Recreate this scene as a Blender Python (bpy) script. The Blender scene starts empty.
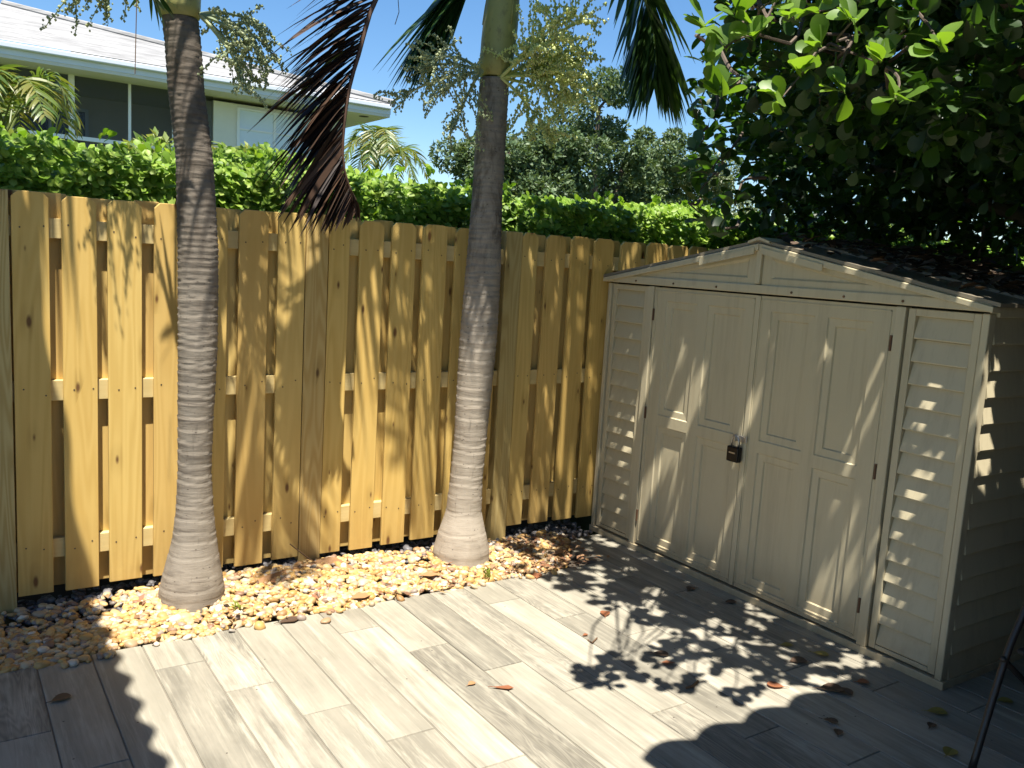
import bpy, math, random
import numpy as np
from mathutils import Vector, Matrix

random.seed(11)
rng = np.random.default_rng(11)
S = bpy.context.scene
COL = S.collection

# ------------------------------------------------------------------ camera model (solved from the photograph)
CAM = np.array([-1.2478, -4.2912, 1.7093]); FPX = 870.8
_y, _p, _r = (math.radians(a) for a in (34.0497, -7.9845, 3.4458))
FWD = np.array([math.sin(_y)*math.cos(_p), math.cos(_y)*math.cos(_p), math.sin(_p)])
_rt = np.array([math.cos(_y), -math.sin(_y), 0.0]); _up = np.cross(_rt, FWD)
RGT = _rt*math.cos(_r) + _up*math.sin(_r); UPV = -_rt*math.sin(_r) + _up*math.cos(_r)

def at(x, y, Y):
    """world point seen at pixel x,y on the vertical plane y = Y"""
    d = FWD + RGT*(x-512)/FPX - UPV*(y-384)/FPX
    return CAM + d*((Y-CAM[1])/d[1])
def gnd(x, y, z=0.0):
    d = FWD + RGT*(x-512)/FPX - UPV*(y-384)/FPX
    return CAM + d*((z-CAM[2])/d[2])

SUN = np.array([.136, .28, -1.0])          # direction the sunlight travels

# ------------------------------------------------------------------ object helpers
WORLD = {}
def tag(o, label=None, cat=None, group=None, kind=None):
    for k, v in (('label', label), ('category', cat), ('group', group), ('kind', kind)):
        if v: o[k] = v
    return o
def thing(name, label, cat, loc=(0, 0, 0), group=None):
    o = bpy.data.objects.new(name, None); COL.objects.link(o)
    o.empty_display_size = .1
    o.location = loc; WORLD[o] = np.array(loc, float)
    return tag(o, label, cat, group)
def link_mesh(name, me, parent=None, loc=(0, 0, 0)):
    o = bpy.data.objects.new(name, me); COL.objects.link(o)
    loc = np.array(loc, float); WORLD[o] = loc
    if parent is not None:
        o.parent = parent; o.location = loc - WORLD[parent]
    else:
        o.location = loc
    return o
def np_obj(name, V, F, mats, parent=None, loc=None, smooth=False, midx=None):
    """mesh from arrays; F is an (m,k) array or a list of arrays of different k"""
    if loc is None: loc = WORLD[parent] if parent is not None else (0, 0, 0)
    V = np.asarray(V, float) - np.array(loc, float)
    Fl = F if isinstance(F, list) else [F]
    Fl = [np.asarray(f, int) for f in Fl if len(f)]
    me = bpy.data.meshes.new(name)
    me.vertices.add(len(V)); me.vertices.foreach_set('co', V.ravel())
    loops = np.concatenate([f.ravel() for f in Fl])
    tot = np.concatenate([np.full(len(f), f.shape[1]) for f in Fl])
    st = np.concatenate([[0], np.cumsum(tot)[:-1]])
    me.loops.add(len(loops)); me.loops.foreach_set('vertex_index', loops)
    me.polygons.add(len(tot)); me.polygons.foreach_set('loop_start', st)
    if smooth: me.polygons.foreach_set('use_smooth', np.ones(len(tot), bool))
    for m in (mats if isinstance(mats, (list, tuple)) else [mats]): me.materials.append(m)
    if midx is not None: me.polygons.foreach_set('material_index', np.asarray(midx, int))
    me.update(calc_edges=True); me.validate()
    return link_mesh(name, me, parent, loc)

class MB:
    def __init__(s): s.v = []; s.f = []; s.m = []; s.cur = 0
    def mat(s, i): s.cur = i; return s
    def add(s, vs, fs):
        b = len(s.v); s.v += [tuple(map(float, v)) for v in vs]
        s.f += [tuple(b+i for i in f) for f in fs]; s.m += [s.cur]*len(fs); return s
    def box(s, x0, x1, y0, y1, z0, z1):
        if x0 > x1: x0, x1 = x1, x0
        if y0 > y1: y0, y1 = y1, y0
        if z0 > z1: z0, z1 = z1, z0
        return s.add([(x0,y0,z0),(x1,y0,z0),(x1,y1,z0),(x0,y1,z0),(x0,y0,z1),(x1,y0,z1),(x1,y1,z1),(x0,y1,z1)],
              [(0,3,2,1),(4,5,6,7),(0,1,5,4),(1,2,6,5),(2,3,7,6),(3,0,4,7)])
    def prism(s, a, b):
        """two matching polygons (lists of points) bridged and capped"""
        n = len(a)
        return s.add(list(a)+list(b), [tuple(range(n))[::-1], tuple(range(n, 2*n))] + [(i, (i+1) % n, n+(i+1) % n, n+i) for i in range(n)])
    def tube(s, pts, rad, n=8, cap=True):
        pts = [np.array(p, float) for p in pts]
        if not hasattr(rad, '__len__'): rad = [rad]*len(pts)
        vs = []; u = None
        for i, p in enumerate(pts):
            t = pts[min(i+1, len(pts)-1)] - pts[max(i-1, 0)]; t = t/(np.linalg.norm(t)+1e-9)
            if u is None:
                u = np.cross(t, [0, 0, 1] if abs(t[2]) < .9 else [1, 0, 0])
            u = u - t*np.dot(u, t); u = u/(np.linalg.norm(u)+1e-9); w = np.cross(t, u)
            for k in range(n):
                a = 2*math.pi*k/n; vs.append(p + (u*math.cos(a)+w*math.sin(a))*rad[i])
        fs = [(i*n+k, i*n+(k+1) % n, (i+1)*n+(k+1) % n, (i+1)*n+k) for i in range(len(pts)-1) for k in range(n)]
        if cap: fs += [tuple(range(n))[::-1], tuple((len(pts)-1)*n+k for k in range(n))]
        return s.add(vs, fs)
    def build(s, name, mats, parent=None, loc=None, smooth=False, bevel=0):
        if loc is None: loc = WORLD[parent] if parent is not None else (0, 0, 0)
        L = np.array(loc, float)
        me = bpy.data.meshes.new(name)
        me.from_pydata([tuple(np.array(v)-L) for v in s.v], [], s.f)
        for m in (mats if isinstance(mats, (list, tuple)) else [mats]): me.materials.append(m)
        me.polygons.foreach_set('material_index', s.m)
        if smooth: me.polygons.foreach_set('use_smooth', [True]*len(s.f))
        me.update(); me.validate()
        o = link_mesh(name, me, parent, loc)
        if bevel:
            b = o.modifiers.new('bevel', 'BEVEL'); b.width = bevel; b.segments = 2; b.limit_method = 'ANGLE'; b.angle_limit = .6
        return o

# ------------------------------------------------------------------ material helpers
class G:
    def __init__(s, name):
        s.m = bpy.data.materials.new(name); s.m.use_nodes = True; s.nt = s.m.node_tree; s.nt.nodes.clear()
        s.out = s.n('ShaderNodeOutputMaterial')
    def n(s, t, ins=None, **props):
        nd = s.nt.nodes.new(t)
        for k, v in props.items(): setattr(nd, k, v)
        for k, v in (ins or {}).items():
            sk = nd.inputs[k]
            if isinstance(v, bpy.types.NodeSocket): s.nt.links.new(v, sk)
            elif isinstance(v, bpy.types.Node): s.nt.links.new(v.outputs[0], sk)
            else:
                if hasattr(sk.default_value, '__len__') and len(sk.default_value) == 4 and len(v) == 3: v = (*v, 1)
                sk.default_value = v
        return nd
    def math(s, op, a, b=None, c=None, clamp=False):
        ins = {0: a}
        if b is not None: ins[1] = b
        if c is not None: ins[2] = c
        return s.n('ShaderNodeMath', ins, operation=op, use_clamp=clamp).outputs[0]
    def mix(s, f, a, b, blend='MIX'):
        return s.n('ShaderNodeMix', {0: f, 6: a, 7: b}, data_type='RGBA', blend_type=blend).outputs[2]
    def ramp(s, f, stops, interp='LINEAR'):
        r = s.n('ShaderNodeValToRGB', {0: f}); cr = r.color_ramp; cr.interpolation = interp
        while len(cr.elements) < len(stops): cr.elements.new(.5)
        for e, (p, c) in zip(cr.elements, stops):
            e.position = p; e.color = (*c, 1) if hasattr(c, '__len__') else (c, c, c, 1)
        return r.outputs[0]
    def noise(s, v, scale=5, detail=4, rough=.55, dist=0):
        return s.n('ShaderNodeTexNoise', {'Vector': v, 'Scale': scale, 'Detail': detail, 'Roughness': rough, 'Distortion': dist}).outputs[0]
    def vmul(s, v, k): return s.n('ShaderNodeVectorMath', {0: v, 1: k}, operation='MULTIPLY').outputs[0]
    def vadd(s, v, k): return s.n('ShaderNodeVectorMath', {0: v, 1: k}, operation='ADD').outputs[0]
    def obj(s): return s.n('ShaderNodeTexCoord').outputs['Object']
    def pos(s): return s.n('ShaderNodeNewGeometry').outputs['Position']
    def rnd(s): return s.n('ShaderNodeObjectInfo').outputs['Random']
    def isl(s): return s.n('ShaderNodeNewGeometry').outputs['Random Per Island']
    def rvec(s, r, k=(31.7, 17.3, 53.1)):
        return s.n('ShaderNodeCombineXYZ', {0: s.math('MULTIPLY', r, k[0]), 1: s.math('MULTIPLY', r, k[1]), 2: s.math('MULTIPLY', r, k[2])}).outputs[0]
    def sep(s, v): return s.n('ShaderNodeSeparateXYZ', {0: v}).outputs
    def bump(s, h, strength=.3, dist=.01):
        return s.n('ShaderNodeBump', {'Height': h, 'Strength': strength, 'Distance': dist}).outputs[0]
    def bsdf(s, col, rough=.6, normal=None, spec=.4, metal=0):
        ins = {'Base Color': col, 'Roughness': rough, 'Specular IOR Level': spec, 'Metallic': metal}
        if normal is not None: ins['Normal'] = normal
        return s.n('ShaderNodeBsdfPrincipled', ins)
    def done(s, sh):
        s.nt.links.new(sh.outputs[0], s.out.inputs[0]); return s.m

def simple(name, col, rough=.6, var=.12, scale=6, spec=.4, metal=0, bump=0.0):
    g = G(name); nz = g.noise(g.obj(), scale, 5)
    c = g.mix(nz, tuple(c*(1-var) for c in col), tuple(min(1, c*(1+var)) for c in col))
    return g.done(g.bsdf(c, rough, g.bump(g.noise(g.obj(), scale*8, 4), bump, .003) if bump else None, spec, metal))

def leaf_mat(name, cols, trans=.3, rough=.35, spec=.5, tcol=None):
    g = G(name); c = g.ramp(g.isl(), [(i/(len(cols)-1), cc) for i, cc in enumerate(cols)])
    p = g.bsdf(c, rough, None, spec)
    tc = g.mix(1.0, c, tcol or (1.6, 1.5, .7), 'MULTIPLY')
    t = g.n('ShaderNodeBsdfTranslucent', {'Color': tc})
    return g.done(g.n('ShaderNodeMixShader', {0: trans, 1: p, 2: t}))

def wood(name, pale, dark, knot, grain=14, gmix=.35, knots=True):
    g = G(name); o = g.obj(); r = g.rnd(); off = g.rvec(r)
    p1 = g.vadd(g.vmul(o, (7.5, 2.0, .5)), off)
    n1 = g.noise(p1, 1.0, 2, .45, .15)
    s1 = g.math('MULTIPLY_ADD', g.math('SINE', g.math('MULTIPLY', n1, grain*6.283)), .5, .5)
    fib = g.noise(g.vadd(g.vmul(o, (190, 60, 3.5)), off), 1.0, 3)
    s2 = g.math('MULTIPLY_ADD', fib, .45, g.math('MULTIPLY', s1, .65))
    base = g.mix(g.math('MULTIPLY', s2, gmix*2, clamp=True), pale, dark)
    tone = g.noise(g.vadd(g.vmul(o, (2, 1, .9)), off), 1.0, 2)
    base = g.mix(g.math('MULTIPLY', tone, .35), base, tuple(c*.72 for c in pale))
    base = g.mix(g.math('MULTIPLY', g.math('FRACT', g.math('MULTIPLY', r, 7.7)), .42), base, tuple(c*k for c, k in zip(dark, (1.05, .95, .8))))
    base = g.mix(g.math('MULTIPLY', g.math('FRACT', g.math('MULTIPLY', r, 13.1)), .25), base, (.66, .55, .25))
    base = g.mix(g.math('MULTIPLY', g.math('GREATER_THAN', g.math('FRACT', g.math('MULTIPLY', r, 23.3)), .84), .22), base, (.62, .37, .13))
    zz = g.sep(o)[2]
    spl = g.math('MULTIPLY', g.n('ShaderNodeMapRange', {0: zz, 1: .45, 2: .08, 3: 0.0, 4: .6}).outputs[0], g.noise(g.vadd(g.vmul(o, (9, 9, 6)), off), 1.0, 5, .7))
    base = g.mix(spl, base, (.22, .15, .07))
    if knots:
        sx = g.sep(o)
        kv = g.vadd(g.n('ShaderNodeCombineXYZ', {0: g.math('MULTIPLY', sx[0], 9.0), 1: g.math('MULTIPLY', sx[2], 3.4), 2: 0.0}).outputs[0], off)
        vo = g.n('ShaderNodeTexVoronoi', {'Vector': kv, 'Scale': 1.0}, voronoi_dimensions='2D')
        cs = g.sep(vo.outputs['Color'])
        sel = g.math('GREATER_THAN', cs[0], .70)
        d = g.math('ADD', vo.outputs['Distance'], g.math('MULTIPLY_ADD', cs[1], -.07, .03))
        k1 = g.math('MULTIPLY', sel, g.ramp(d, [(.02, 1.0), (.085, 0.0)]))
        halo = g.math('MULTIPLY', sel, g.ramp(d, [(.08, .55), (.32, 0.0)]))
        base = g.mix(g.math('MULTIPLY', halo, g.math('MULTIPLY_ADD', s1, .7, .3)), base, tuple(c*.6 for c in dark))
        base = g.mix(g.math('MULTIPLY', k1, .92), base, knot)
    nr = g.bump(s2, .16, .002)
    return g.done(g.bsdf(base, .62, nr, .3))

MAT = {}
MAT['pine'] = wood('pine_board', (.73, .515, .165), (.53, .33, .078), (.12, .05, .018))
MAT['post'] = wood('pressure_treated_post', (.60, .49, .22), (.40, .28, .09), (.10, .05, .02), grain=22, gmix=.6)
MAT['nail'] = simple('nail_head', (.07, .05, .035), .5)

def m_tile():
    g = G('wood_look_tile'); p = g.pos(); r = g.isl(); off = g.rvec(r)
    n1 = g.noise(g.vadd(g.vmul(p, (9, 1.1, 1)), off), 1.0, 5, .6, .4)
    n2 = g.noise(g.vadd(g.vmul(p, (60, 2.6, 1)), off), 1.0, 5, .65, .3)
    n3 = g.noise(g.vadd(g.vmul(p, (7, 5, 1)), off), 1.0, 4, .6)
    wv = g.noise(g.vadd(g.vmul(p, (13, 1.4, 1)), g.rvec(r, (7.1, 91.3, 3.3))), 1.0, 2, .5, .3)
    ring = g.math('MULTIPLY_ADD', g.math('SINE', g.math('MULTIPLY', wv, 120.0)), .5, .5)
    isring = g.math('GREATER_THAN', g.math('FRACT', g.math('MULTIPLY', r, 7.31)), .86)
    st = g.math('MULTIPLY_ADD', n1, .75, g.math('MULTIPLY', n2, .5))
    st = g.math('MULTIPLY_ADD', n3, .35, st)
    pale = g.ramp(g.math('FRACT', g.math('MULTIPLY', r, 3.77)), [(0, (0.425, 0.386, 0.306)), (.3, (0.366, 0.333, 0.264)), (.55, (0.287, 0.263, 0.208)), (.8, (0.346, 0.316, 0.249)), (1, (0.465, 0.424, 0.348))])
    dark = g.ramp(g.math('FRACT', g.math('MULTIPLY', r, 5.13)), [(0, (0.188, 0.171, 0.134)), (.5, (0.232, 0.213, 0.167)), (1, (0.133, 0.122, 0.097))])
    f = g.ramp(st, [(.60, 0.0), (.98, 1.0)])
    bias = g.math('MULTIPLY', g.math('FRACT', g.math('MULTIPLY', r, 9.91)), .35)
    f = g.math('ADD', f, g.math('SUBTRACT', bias, .1), clamp=True)
    c = g.mix(f, pale, dark)
    c = g.mix(g.math('MULTIPLY', isring, g.math('MULTIPLY', g.math('MULTIPLY', ring, f), .75)), c, (.115, .105, .085))
    # bleached smears
    sm = g.ramp(g.noise(g.vadd(g.vmul(p, (22, 1.5, 1)), off), 1.0, 6, .75, .3), [(.52, 0.0), (.68, .5)])
    dk = g.ramp(g.noise(g.vadd(g.vmul(p, (30, 1.3, 1)), g.rvec(r, (3.1, 47.3, 13.3))), 1.0, 5, .7, .2), [(.55, 0.0), (.7, .55)])
    c = g.mix(dk, c, (.15, .136, .10))
    c = g.mix(sm, c, (.50, .465, .37))
    dirt = g.ramp(g.noise(p, 1.7, 6, .65), [(.45, 0.0), (.75, .3)])
    c = g.mix(dirt, c, (.23, .215, .175))
    sp = g.n('ShaderNodeTexVoronoi', {'Vector': g.vmul(p, (9, 9, 1)), 'Scale': 1.0}, voronoi_dimensions='2D')
    c = g.mix(g.math('MULTIPLY', g.math('LESS_THAN', sp.outputs['Distance'], .032), g.math('GREATER_THAN', g.sep(sp.outputs['Color'])[0], .93)), c, (.06, .05, .04))
    h = g.math('MULTIPLY_ADD', n2, .6, g.math('MULTIPLY', isring, g.math('MULTIPLY', ring, .3)))
    return g.done(g.bsdf(c, g.math('MULTIPLY_ADD', n1, .25, .42), g.bump(h, .12, .002), .35))
MAT['tile'] = m_tile()
MAT['grout'] = simple('tile_grout', (.17, .15, .115), .9, .2, 20)
MAT['soil'] = simple('dark_soil', (.055, .042, .03), .95, .35, 9, bump=.5)
def m_ground():
    g = G('lawn_ground'); p = g.pos(); n = g.noise(p, 3, 6, .7)
    c = g.ramp(n, [(.3, (.035, .05, .014)), (.55, (.06, .085, .022)), (.75, (.11, .10, .05))])
    return g.done(g.bsdf(c, .95, g.bump(n, .5, .03), .2))
MAT['ground'] = m_ground()
def m_pebble(name, stops):
    g = G(name); r = g.isl(); p = g.pos()
    c = g.ramp(r, stops)
    n = g.noise(g.vadd(p, g.rvec(r)), 60, 4, .6)
    c = g.mix(g.math('MULTIPLY', n, .6), c, g.mix(.5, c, (.20, .12, .05)))
    return g.done(g.bsdf(c, .5, g.bump(n, .15, .003), .4))
MAT['pebble'] = m_pebble('river_pebble', [(0, (0.538, 0.430, 0.258)), (.12, (0.559, 0.354, 0.118)), (.26, (0.408, 0.237, 0.076)), (.38, (0.559, 0.462, 0.301)), (.5, (0.484, 0.280, 0.097)),
                    (.62, (0.291, 0.156, 0.059)), (.72, (0.667, 0.613, 0.495)), (.80, (0.215, 0.102, 0.054)), (.87, (0.291, 0.269, 0.237)), (.94, (0.591, 0.387, 0.139)), (1, (0.354, 0.226, 0.108))])
MAT['slate'] = m_pebble('slate_chip', [(0, (.07, .075, .085)), (.4, (.12, .125, .14)), (.75, (.05, .05, .055)), (.9, (.25, .25, .26)), (1, (.16, .13, .10))])

def m_trunk(name, a, b, stain, ringmix, upk):
    g = G(name); o = g.obj(); sx = g.sep(o)
    n = g.noise(g.vmul(o, (14, 14, 9)), 1.0, 6, .65)
    n2 = g.noise(g.vmul(o, (5, 5, 40)), 1.0, 5, .7, .2)
    n3 = g.noise(o, 3.2, 4, .6)
    c = g.mix(n, a, b)
    c = g.mix(g.ramp(n2, [(.5, 0.0), (.72, ringmix)]), c, stain)
    c = g.mix(g.ramp(n3, [(.5, 0.0), (.7, .45)]), c, tuple(x*.55 for x in b))
    vs = g.ramp(g.noise(g.vmul(o, (34, 34, 5)), 1.0, 4, .7), [(.6, 0.0), (.72, .5)])
    c = g.mix(vs, c, tuple(x*.5 for x in b))
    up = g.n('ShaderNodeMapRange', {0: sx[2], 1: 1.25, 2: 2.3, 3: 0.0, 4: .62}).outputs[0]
    c = g.mix(g.math('MULTIPLY', up, g.math('ADD', n, upk, clamp=True)), c, (.075, .057, .042))  # upper trunk darkened by height: crown shade put into the bark colour
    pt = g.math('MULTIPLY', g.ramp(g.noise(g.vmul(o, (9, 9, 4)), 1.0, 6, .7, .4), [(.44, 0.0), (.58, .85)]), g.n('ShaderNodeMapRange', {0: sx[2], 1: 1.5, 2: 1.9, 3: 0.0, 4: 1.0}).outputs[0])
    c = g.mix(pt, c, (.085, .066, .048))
    pits = g.n('ShaderNodeTexVoronoi', {'Vector': g.vmul(o, (34, 34, 60)), 'Scale': 1.0})
    c = g.mix(g.math('MULTIPLY', g.ramp(pits.outputs['Distance'], [(.05, 1.0), (.22, 0.0)]), g.math('GREATER_THAN', g.sep(pits.outputs['Color'])[0], .72)), c, (.07, .055, .045))
    h = g.math('MULTIPLY_ADD', n2, .8, g.math('MULTIPLY', n, .5))
    return g.done(g.bsdf(c, .85, g.bump(h, .6, .007), .2))
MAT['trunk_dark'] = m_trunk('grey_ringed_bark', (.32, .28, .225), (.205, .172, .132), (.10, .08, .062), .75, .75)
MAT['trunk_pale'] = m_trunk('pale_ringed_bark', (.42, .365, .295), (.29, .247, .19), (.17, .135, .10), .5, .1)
def m_shaft():
    g = G('crownshaft_green'); o = g.obj()
    n = g.noise(g.vmul(o, (8, 8, 1.3)), 1.0, 5)
    n2 = g.noise(g.vmul(o, (30, 30, 14)), 1.0, 5, .7)
    c = g.mix(n, (.20, .21, .055), (.36, .33, .12))
    c = g.mix(g.ramp(n2, [(.52, 0.0), (.7, .7)]), c, (.12, .085, .035))
    return g.done(g.bsdf(c, .5, g.bump(n2, .2, .004)))
MAT['shaft'] = m_shaft()
MAT['frond'] = leaf_mat('frond_green', [(.022, .055, .012), (.040, .09, .018), (.06, .11, .022)], .28, .4)
MAT['frond_dead'] = leaf_mat('frond_dry_brown', [(.022, .014, .010), (.040, .020, .012), (.085, .047, .027), (.028, .018, .013)], .06, .6, .3, (1.5, 1.0, .6))
MAT['areca'] = leaf_mat('frond_yellow_green', [(.08, .14, .03), (.12, .18, .035), (.20, .19, .04), (.06, .12, .03)], .35, .4)
MAT['rachis'] = simple('frond_stalk_green', (.10, .13, .03), .5)
MAT['rachis_dead'] = simple('frond_stalk_brown', (.09, .045, .025), .6)
MAT['flower'] = leaf_mat('palm_flower_yellow', [(.52, .58, .20), (.62, .66, .30), (.42, .50, .16), (.70, .72, .44)], .35, .6)
MAT['fruit'] = leaf_mat('palm_fruit_grey_green', [(.34, .40, .22), (.44, .48, .28), (.24, .30, .16), (.52, .54, .30)], .3, .6)
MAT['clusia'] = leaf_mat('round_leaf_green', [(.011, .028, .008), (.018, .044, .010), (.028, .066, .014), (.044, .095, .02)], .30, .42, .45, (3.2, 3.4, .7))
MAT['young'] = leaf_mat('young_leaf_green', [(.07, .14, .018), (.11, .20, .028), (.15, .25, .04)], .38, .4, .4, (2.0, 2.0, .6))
MAT['hedge'] = leaf_mat('hedge_leaf_green', [(.11, .20, .022), (.17, .29, .032), (.23, .35, .045), (.34, .44, .09)], .36, .45, .25, (1.5, 1.6, .6))
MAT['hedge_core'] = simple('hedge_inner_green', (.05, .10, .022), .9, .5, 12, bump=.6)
MAT['oak'] = leaf_mat('oak_leaf_green', [(.05, .085, .035), (.075, .12, .05), (.10, .15, .065), (.13, .175, .08)], .22, .5, .3)
MAT['pale_tree'] = leaf_mat('pale_leaf_green', [(.09, .13, .055), (.13, .17, .08), (.18, .22, .11)], .25, .45)
MAT['shrub'] = leaf_mat('shrub_leaf_green', [(.12, .19, .05), (.19, .26, .07), (.30, .33, .12), (.10, .17, .04)], .3, .4)
MAT['bark'] = simple('tree_bark', (.10, .075, .055), .9, .35, 20, bump=.6)
MAT['croton'] = leaf_mat('orange_leaf', [(.45, .12, .03), (.55, .20, .05), (.30, .10, .04)], .25)
MAT['brown_leaf'] = leaf_mat('dry_leaf', [(.30, .11, .045), (.20, .075, .035)], .12, .55)
MAT['dark_leaf'] = leaf_mat('rotting_leaf', [(.055, .035, .022), (.09, .05, .03)], .08, .6)
MAT['yellow_leaf'] = leaf_mat('yellow_leaf', [(.30, .28, .06), (.22, .17, .05)], .25, .5)
MAT['litter'] = leaf_mat('leaf_litter', [(.045, .028, .017), (.075, .044, .025), (.03, .021, .015), (.12, .075, .04)], .08, .7)
MAT['bed_litter'] = leaf_mat('bed_litter', [(.26, .11, .05), (.16, .08, .04), (.34, .20, .09), (.10, .055, .03)], .08, .7)
MAT['husk'] = simple('dry_palm_husk', (.32, .17, .075), .75, .4, 9, bump=.5)
MAT['twig'] = simple('dry_twig', (.13, .075, .04), .8)
MAT['weed'] = leaf_mat('weed_green', [(.16, .24, .04), (.25, .30, .06)], .3)

def m_vinyl(name, col):
    g = G(name); o = g.obj(); n = g.noise(o, 2.2, 5, .6)
    c = g.mix(n, tuple(x*.92 for x in col), tuple(x*1.06 for x in col))
    d = g.ramp(g.noise(g.vmul(o, (14, 16, 1.1)), 1.0, 6, .72), [(.50, 0.0), (.78, .42)])
    c = g.mix(d, c, (.25, .20, .13))
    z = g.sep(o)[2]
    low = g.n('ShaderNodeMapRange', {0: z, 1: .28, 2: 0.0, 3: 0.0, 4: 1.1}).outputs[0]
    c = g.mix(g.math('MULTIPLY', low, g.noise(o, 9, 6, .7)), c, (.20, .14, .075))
    fine = g.noise(g.vmul(o, (60, 60, 6)), 1.0, 3)
    return g.done(g.bsdf(c, .38, g.bump(fine, .05, .002), .45))
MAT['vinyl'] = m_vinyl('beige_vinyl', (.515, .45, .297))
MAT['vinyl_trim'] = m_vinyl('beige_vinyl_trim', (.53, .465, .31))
MAT['seam'] = simple('dark_seam', (.03, .026, .02), .8)
MAT['roof_vinyl'] = m_vinyl('brown_roof_vinyl', (.22, .19, .14))
MAT['black_plastic'] = simple('black_plastic', (.006, .006, .007), .22, .2, 10, .3)
MAT['steel'] = simple('dull_steel', (.45, .44, .42), .35, .2, 10, .5, .9)
MAT['rust'] = simple('rusty_metal', (.12, .06, .03), .7, .3, 20)
MAT['dark_metal'] = simple('dark_bronze_metal', (.018, .015, .013), .4, .2, 10, .5)
MAT['sling'] = simple('dark_sling_fabric', (.03, .028, .025), .85, .3, 60)
MAT['white_paint'] = simple('white_paint', (.78, .79, .80), .55, .05, 3)
MAT['fascia'] = simple('fascia_paint', (.62, .66, .72), .5, .06, 3)
MAT['cream'] = simple('cream_stucco', (.70, .68, .60), .85, .06, 5, bump=.2)
MAT['soffit'] = simple('soffit_paint', (.62, .60, .52), .8, .05, 3)
MAT['room'] = simple('shaded_interior', (.20, .20, .20), .9, .2, 1.5)
MAT['blue_white'] = simple('flat_blue_white', (.66, .74, .84), .45, .06, 4)
MAT['glass_dark'] = simple('dark_window_glass', (.03, .04, .055), .08, .2, 2, .6)
MAT['bounce_cut_brown'] = simple('dark_brown_bounce_cut', (.09, .07, .05), .9)  # kept dark to cut bounce light, only on surfaces out of view
MAT['tan_wall'] = simple('tan_stucco', (.35, .20, .12), .9)
MAT['terracotta'] = simple('terracotta_tile', (.38, .15, .07), .8, .3, 8)
def m_white_roof():
    g = G('white_tile_roof'); p = g.pos(); z = g.sep(p)[2]
    n = g.noise(g.vmul(p, (1.1, 1.1, 7)), 1.0, 6, .7)
    row = g.math('FRACT', g.math('MULTIPLY', z, 9.0))
    c = g.mix(g.ramp(n, [(.35, 0.0), (.7, 1.0)]), (.32, .317, .314), (.16, .158, .155))
    c = g.mix(g.math('MULTIPLY', g.ramp(row, [(0, 1.0), (.18, 0.0)]), .45), c, (.085, .083, .08))
    return g.done(g.bsdf(c, .8, g.bump(n, .4, .02), .2))
MAT['white_roof'] = m_white_roof()
def m_screen():
    g = G('insect_screen')
    t = g.n('ShaderNodeBsdfTransparent', {'Color': (.70, .72, .75, 1)})
    d = g.bsdf((.035, .04, .045), .7)
    return g.done(g.n('ShaderNodeMixShader', {0: .47, 1: t, 2: d}))
MAT['screen'] = m_screen()

# ------------------------------------------------------------------ leaf instancing
def leaf_tpl(prof, aspect, fold=.15, curl=.15):
    """blade along +x (length 1); prof = [(x, halfwidth 0..1)]; returns verts, quads"""
    V = []; F = []
    for x, w in prof:
        w *= aspect; z0 = -curl*x*x
        V += [(x, -w, z0+fold*w), (x, 0, z0), (x, w, z0+fold*w)]
    for i in range(len(prof)-1):
        a = 3*i; F += [(a, a+1, a+4, a+3), (a+1, a+2, a+5, a+4)]
    return np.array(V), np.array(F)
OBO = leaf_tpl([(0, .06), (.12, .16), (.32, .62), (.58, .98), (.8, .92), (.94, .6), (1, .12)], .36, .18, .14)
OBO_L = leaf_tpl([(0, .08), (.35, .7), (.75, .98), (1, .15)], .36, .2, .14)
OVAL = leaf_tpl([(0, .1), (.45, 1), (1, .06)], .26, .25, .1)

def scatter(tpl, P, D, N, L):
    """one blade per row: P base, D length direction, N normal, L length"""
    tv, tf = tpl; n = len(P)
    D = D/np.linalg.norm(D, axis=1, keepdims=True)
    Y = np.cross(N, D); Y /= (np.linalg.norm(Y, axis=1, keepdims=True)+1e-9)
    Z = np.cross(D, Y)
    V = P[:, None, :] + L[:, None, None]*(tv[None, :, 0, None]*D[:, None, :] + tv[None, :, 1, None]*Y[:, None, :] + tv[None, :, 2, None]*Z[:, None, :])
    F = tf[None, :, :] + (np.arange(n)*len(tv))[:, None, None]
    return V.reshape(-1, 3), F.reshape(-1, tf.shape[1])

def unit(n):
    v = rng.normal(size=(n, 3)); return v/np.linalg.norm(v, axis=1, keepdims=True)
def in_ellipsoids(E, n, shell=0.0):
    """n points in a union of ellipsoids ((cx,cy,cz),(rx,ry,rz),weight); shell pushes them outward"""
    w = np.array([e[2] for e in E], float); w /= w.sum()
    idx = rng.choice(len(E), n, p=w); c = np.array([e[0] for e in E])[idx]; r = np.array([e[1] for e in E])[idx]
    d = unit(n); rad = (shell + (1-shell)*rng.random(n)**(1/3))
    return c + d*r*rad[:, None], d

def rosettes(C, out, per, Lr, spread=.8, up=.25, nrm=(0, 0, 1.0), nj=.65, flat=0, pj=.02):
    """clusters of leaves round twig ends C pointing out"""
    n = len(C); P = np.repeat(C, per, 0); o = np.repeat(out, per, 0)
    D = o*.55 + unit(n*per)*spread + np.array([0, 0, up])
    N = np.array(nrm) + unit(n*per)*nj
    if flat:
        Nn = N/np.linalg.norm(N, axis=1, keepdims=True); D = D - flat*Nn*np.sum(D*Nn, 1, keepdims=True)
    P = P + unit(n*per)*pj
    L = rng.uniform(*Lr, n*per)
    return P, D, N, L

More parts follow.
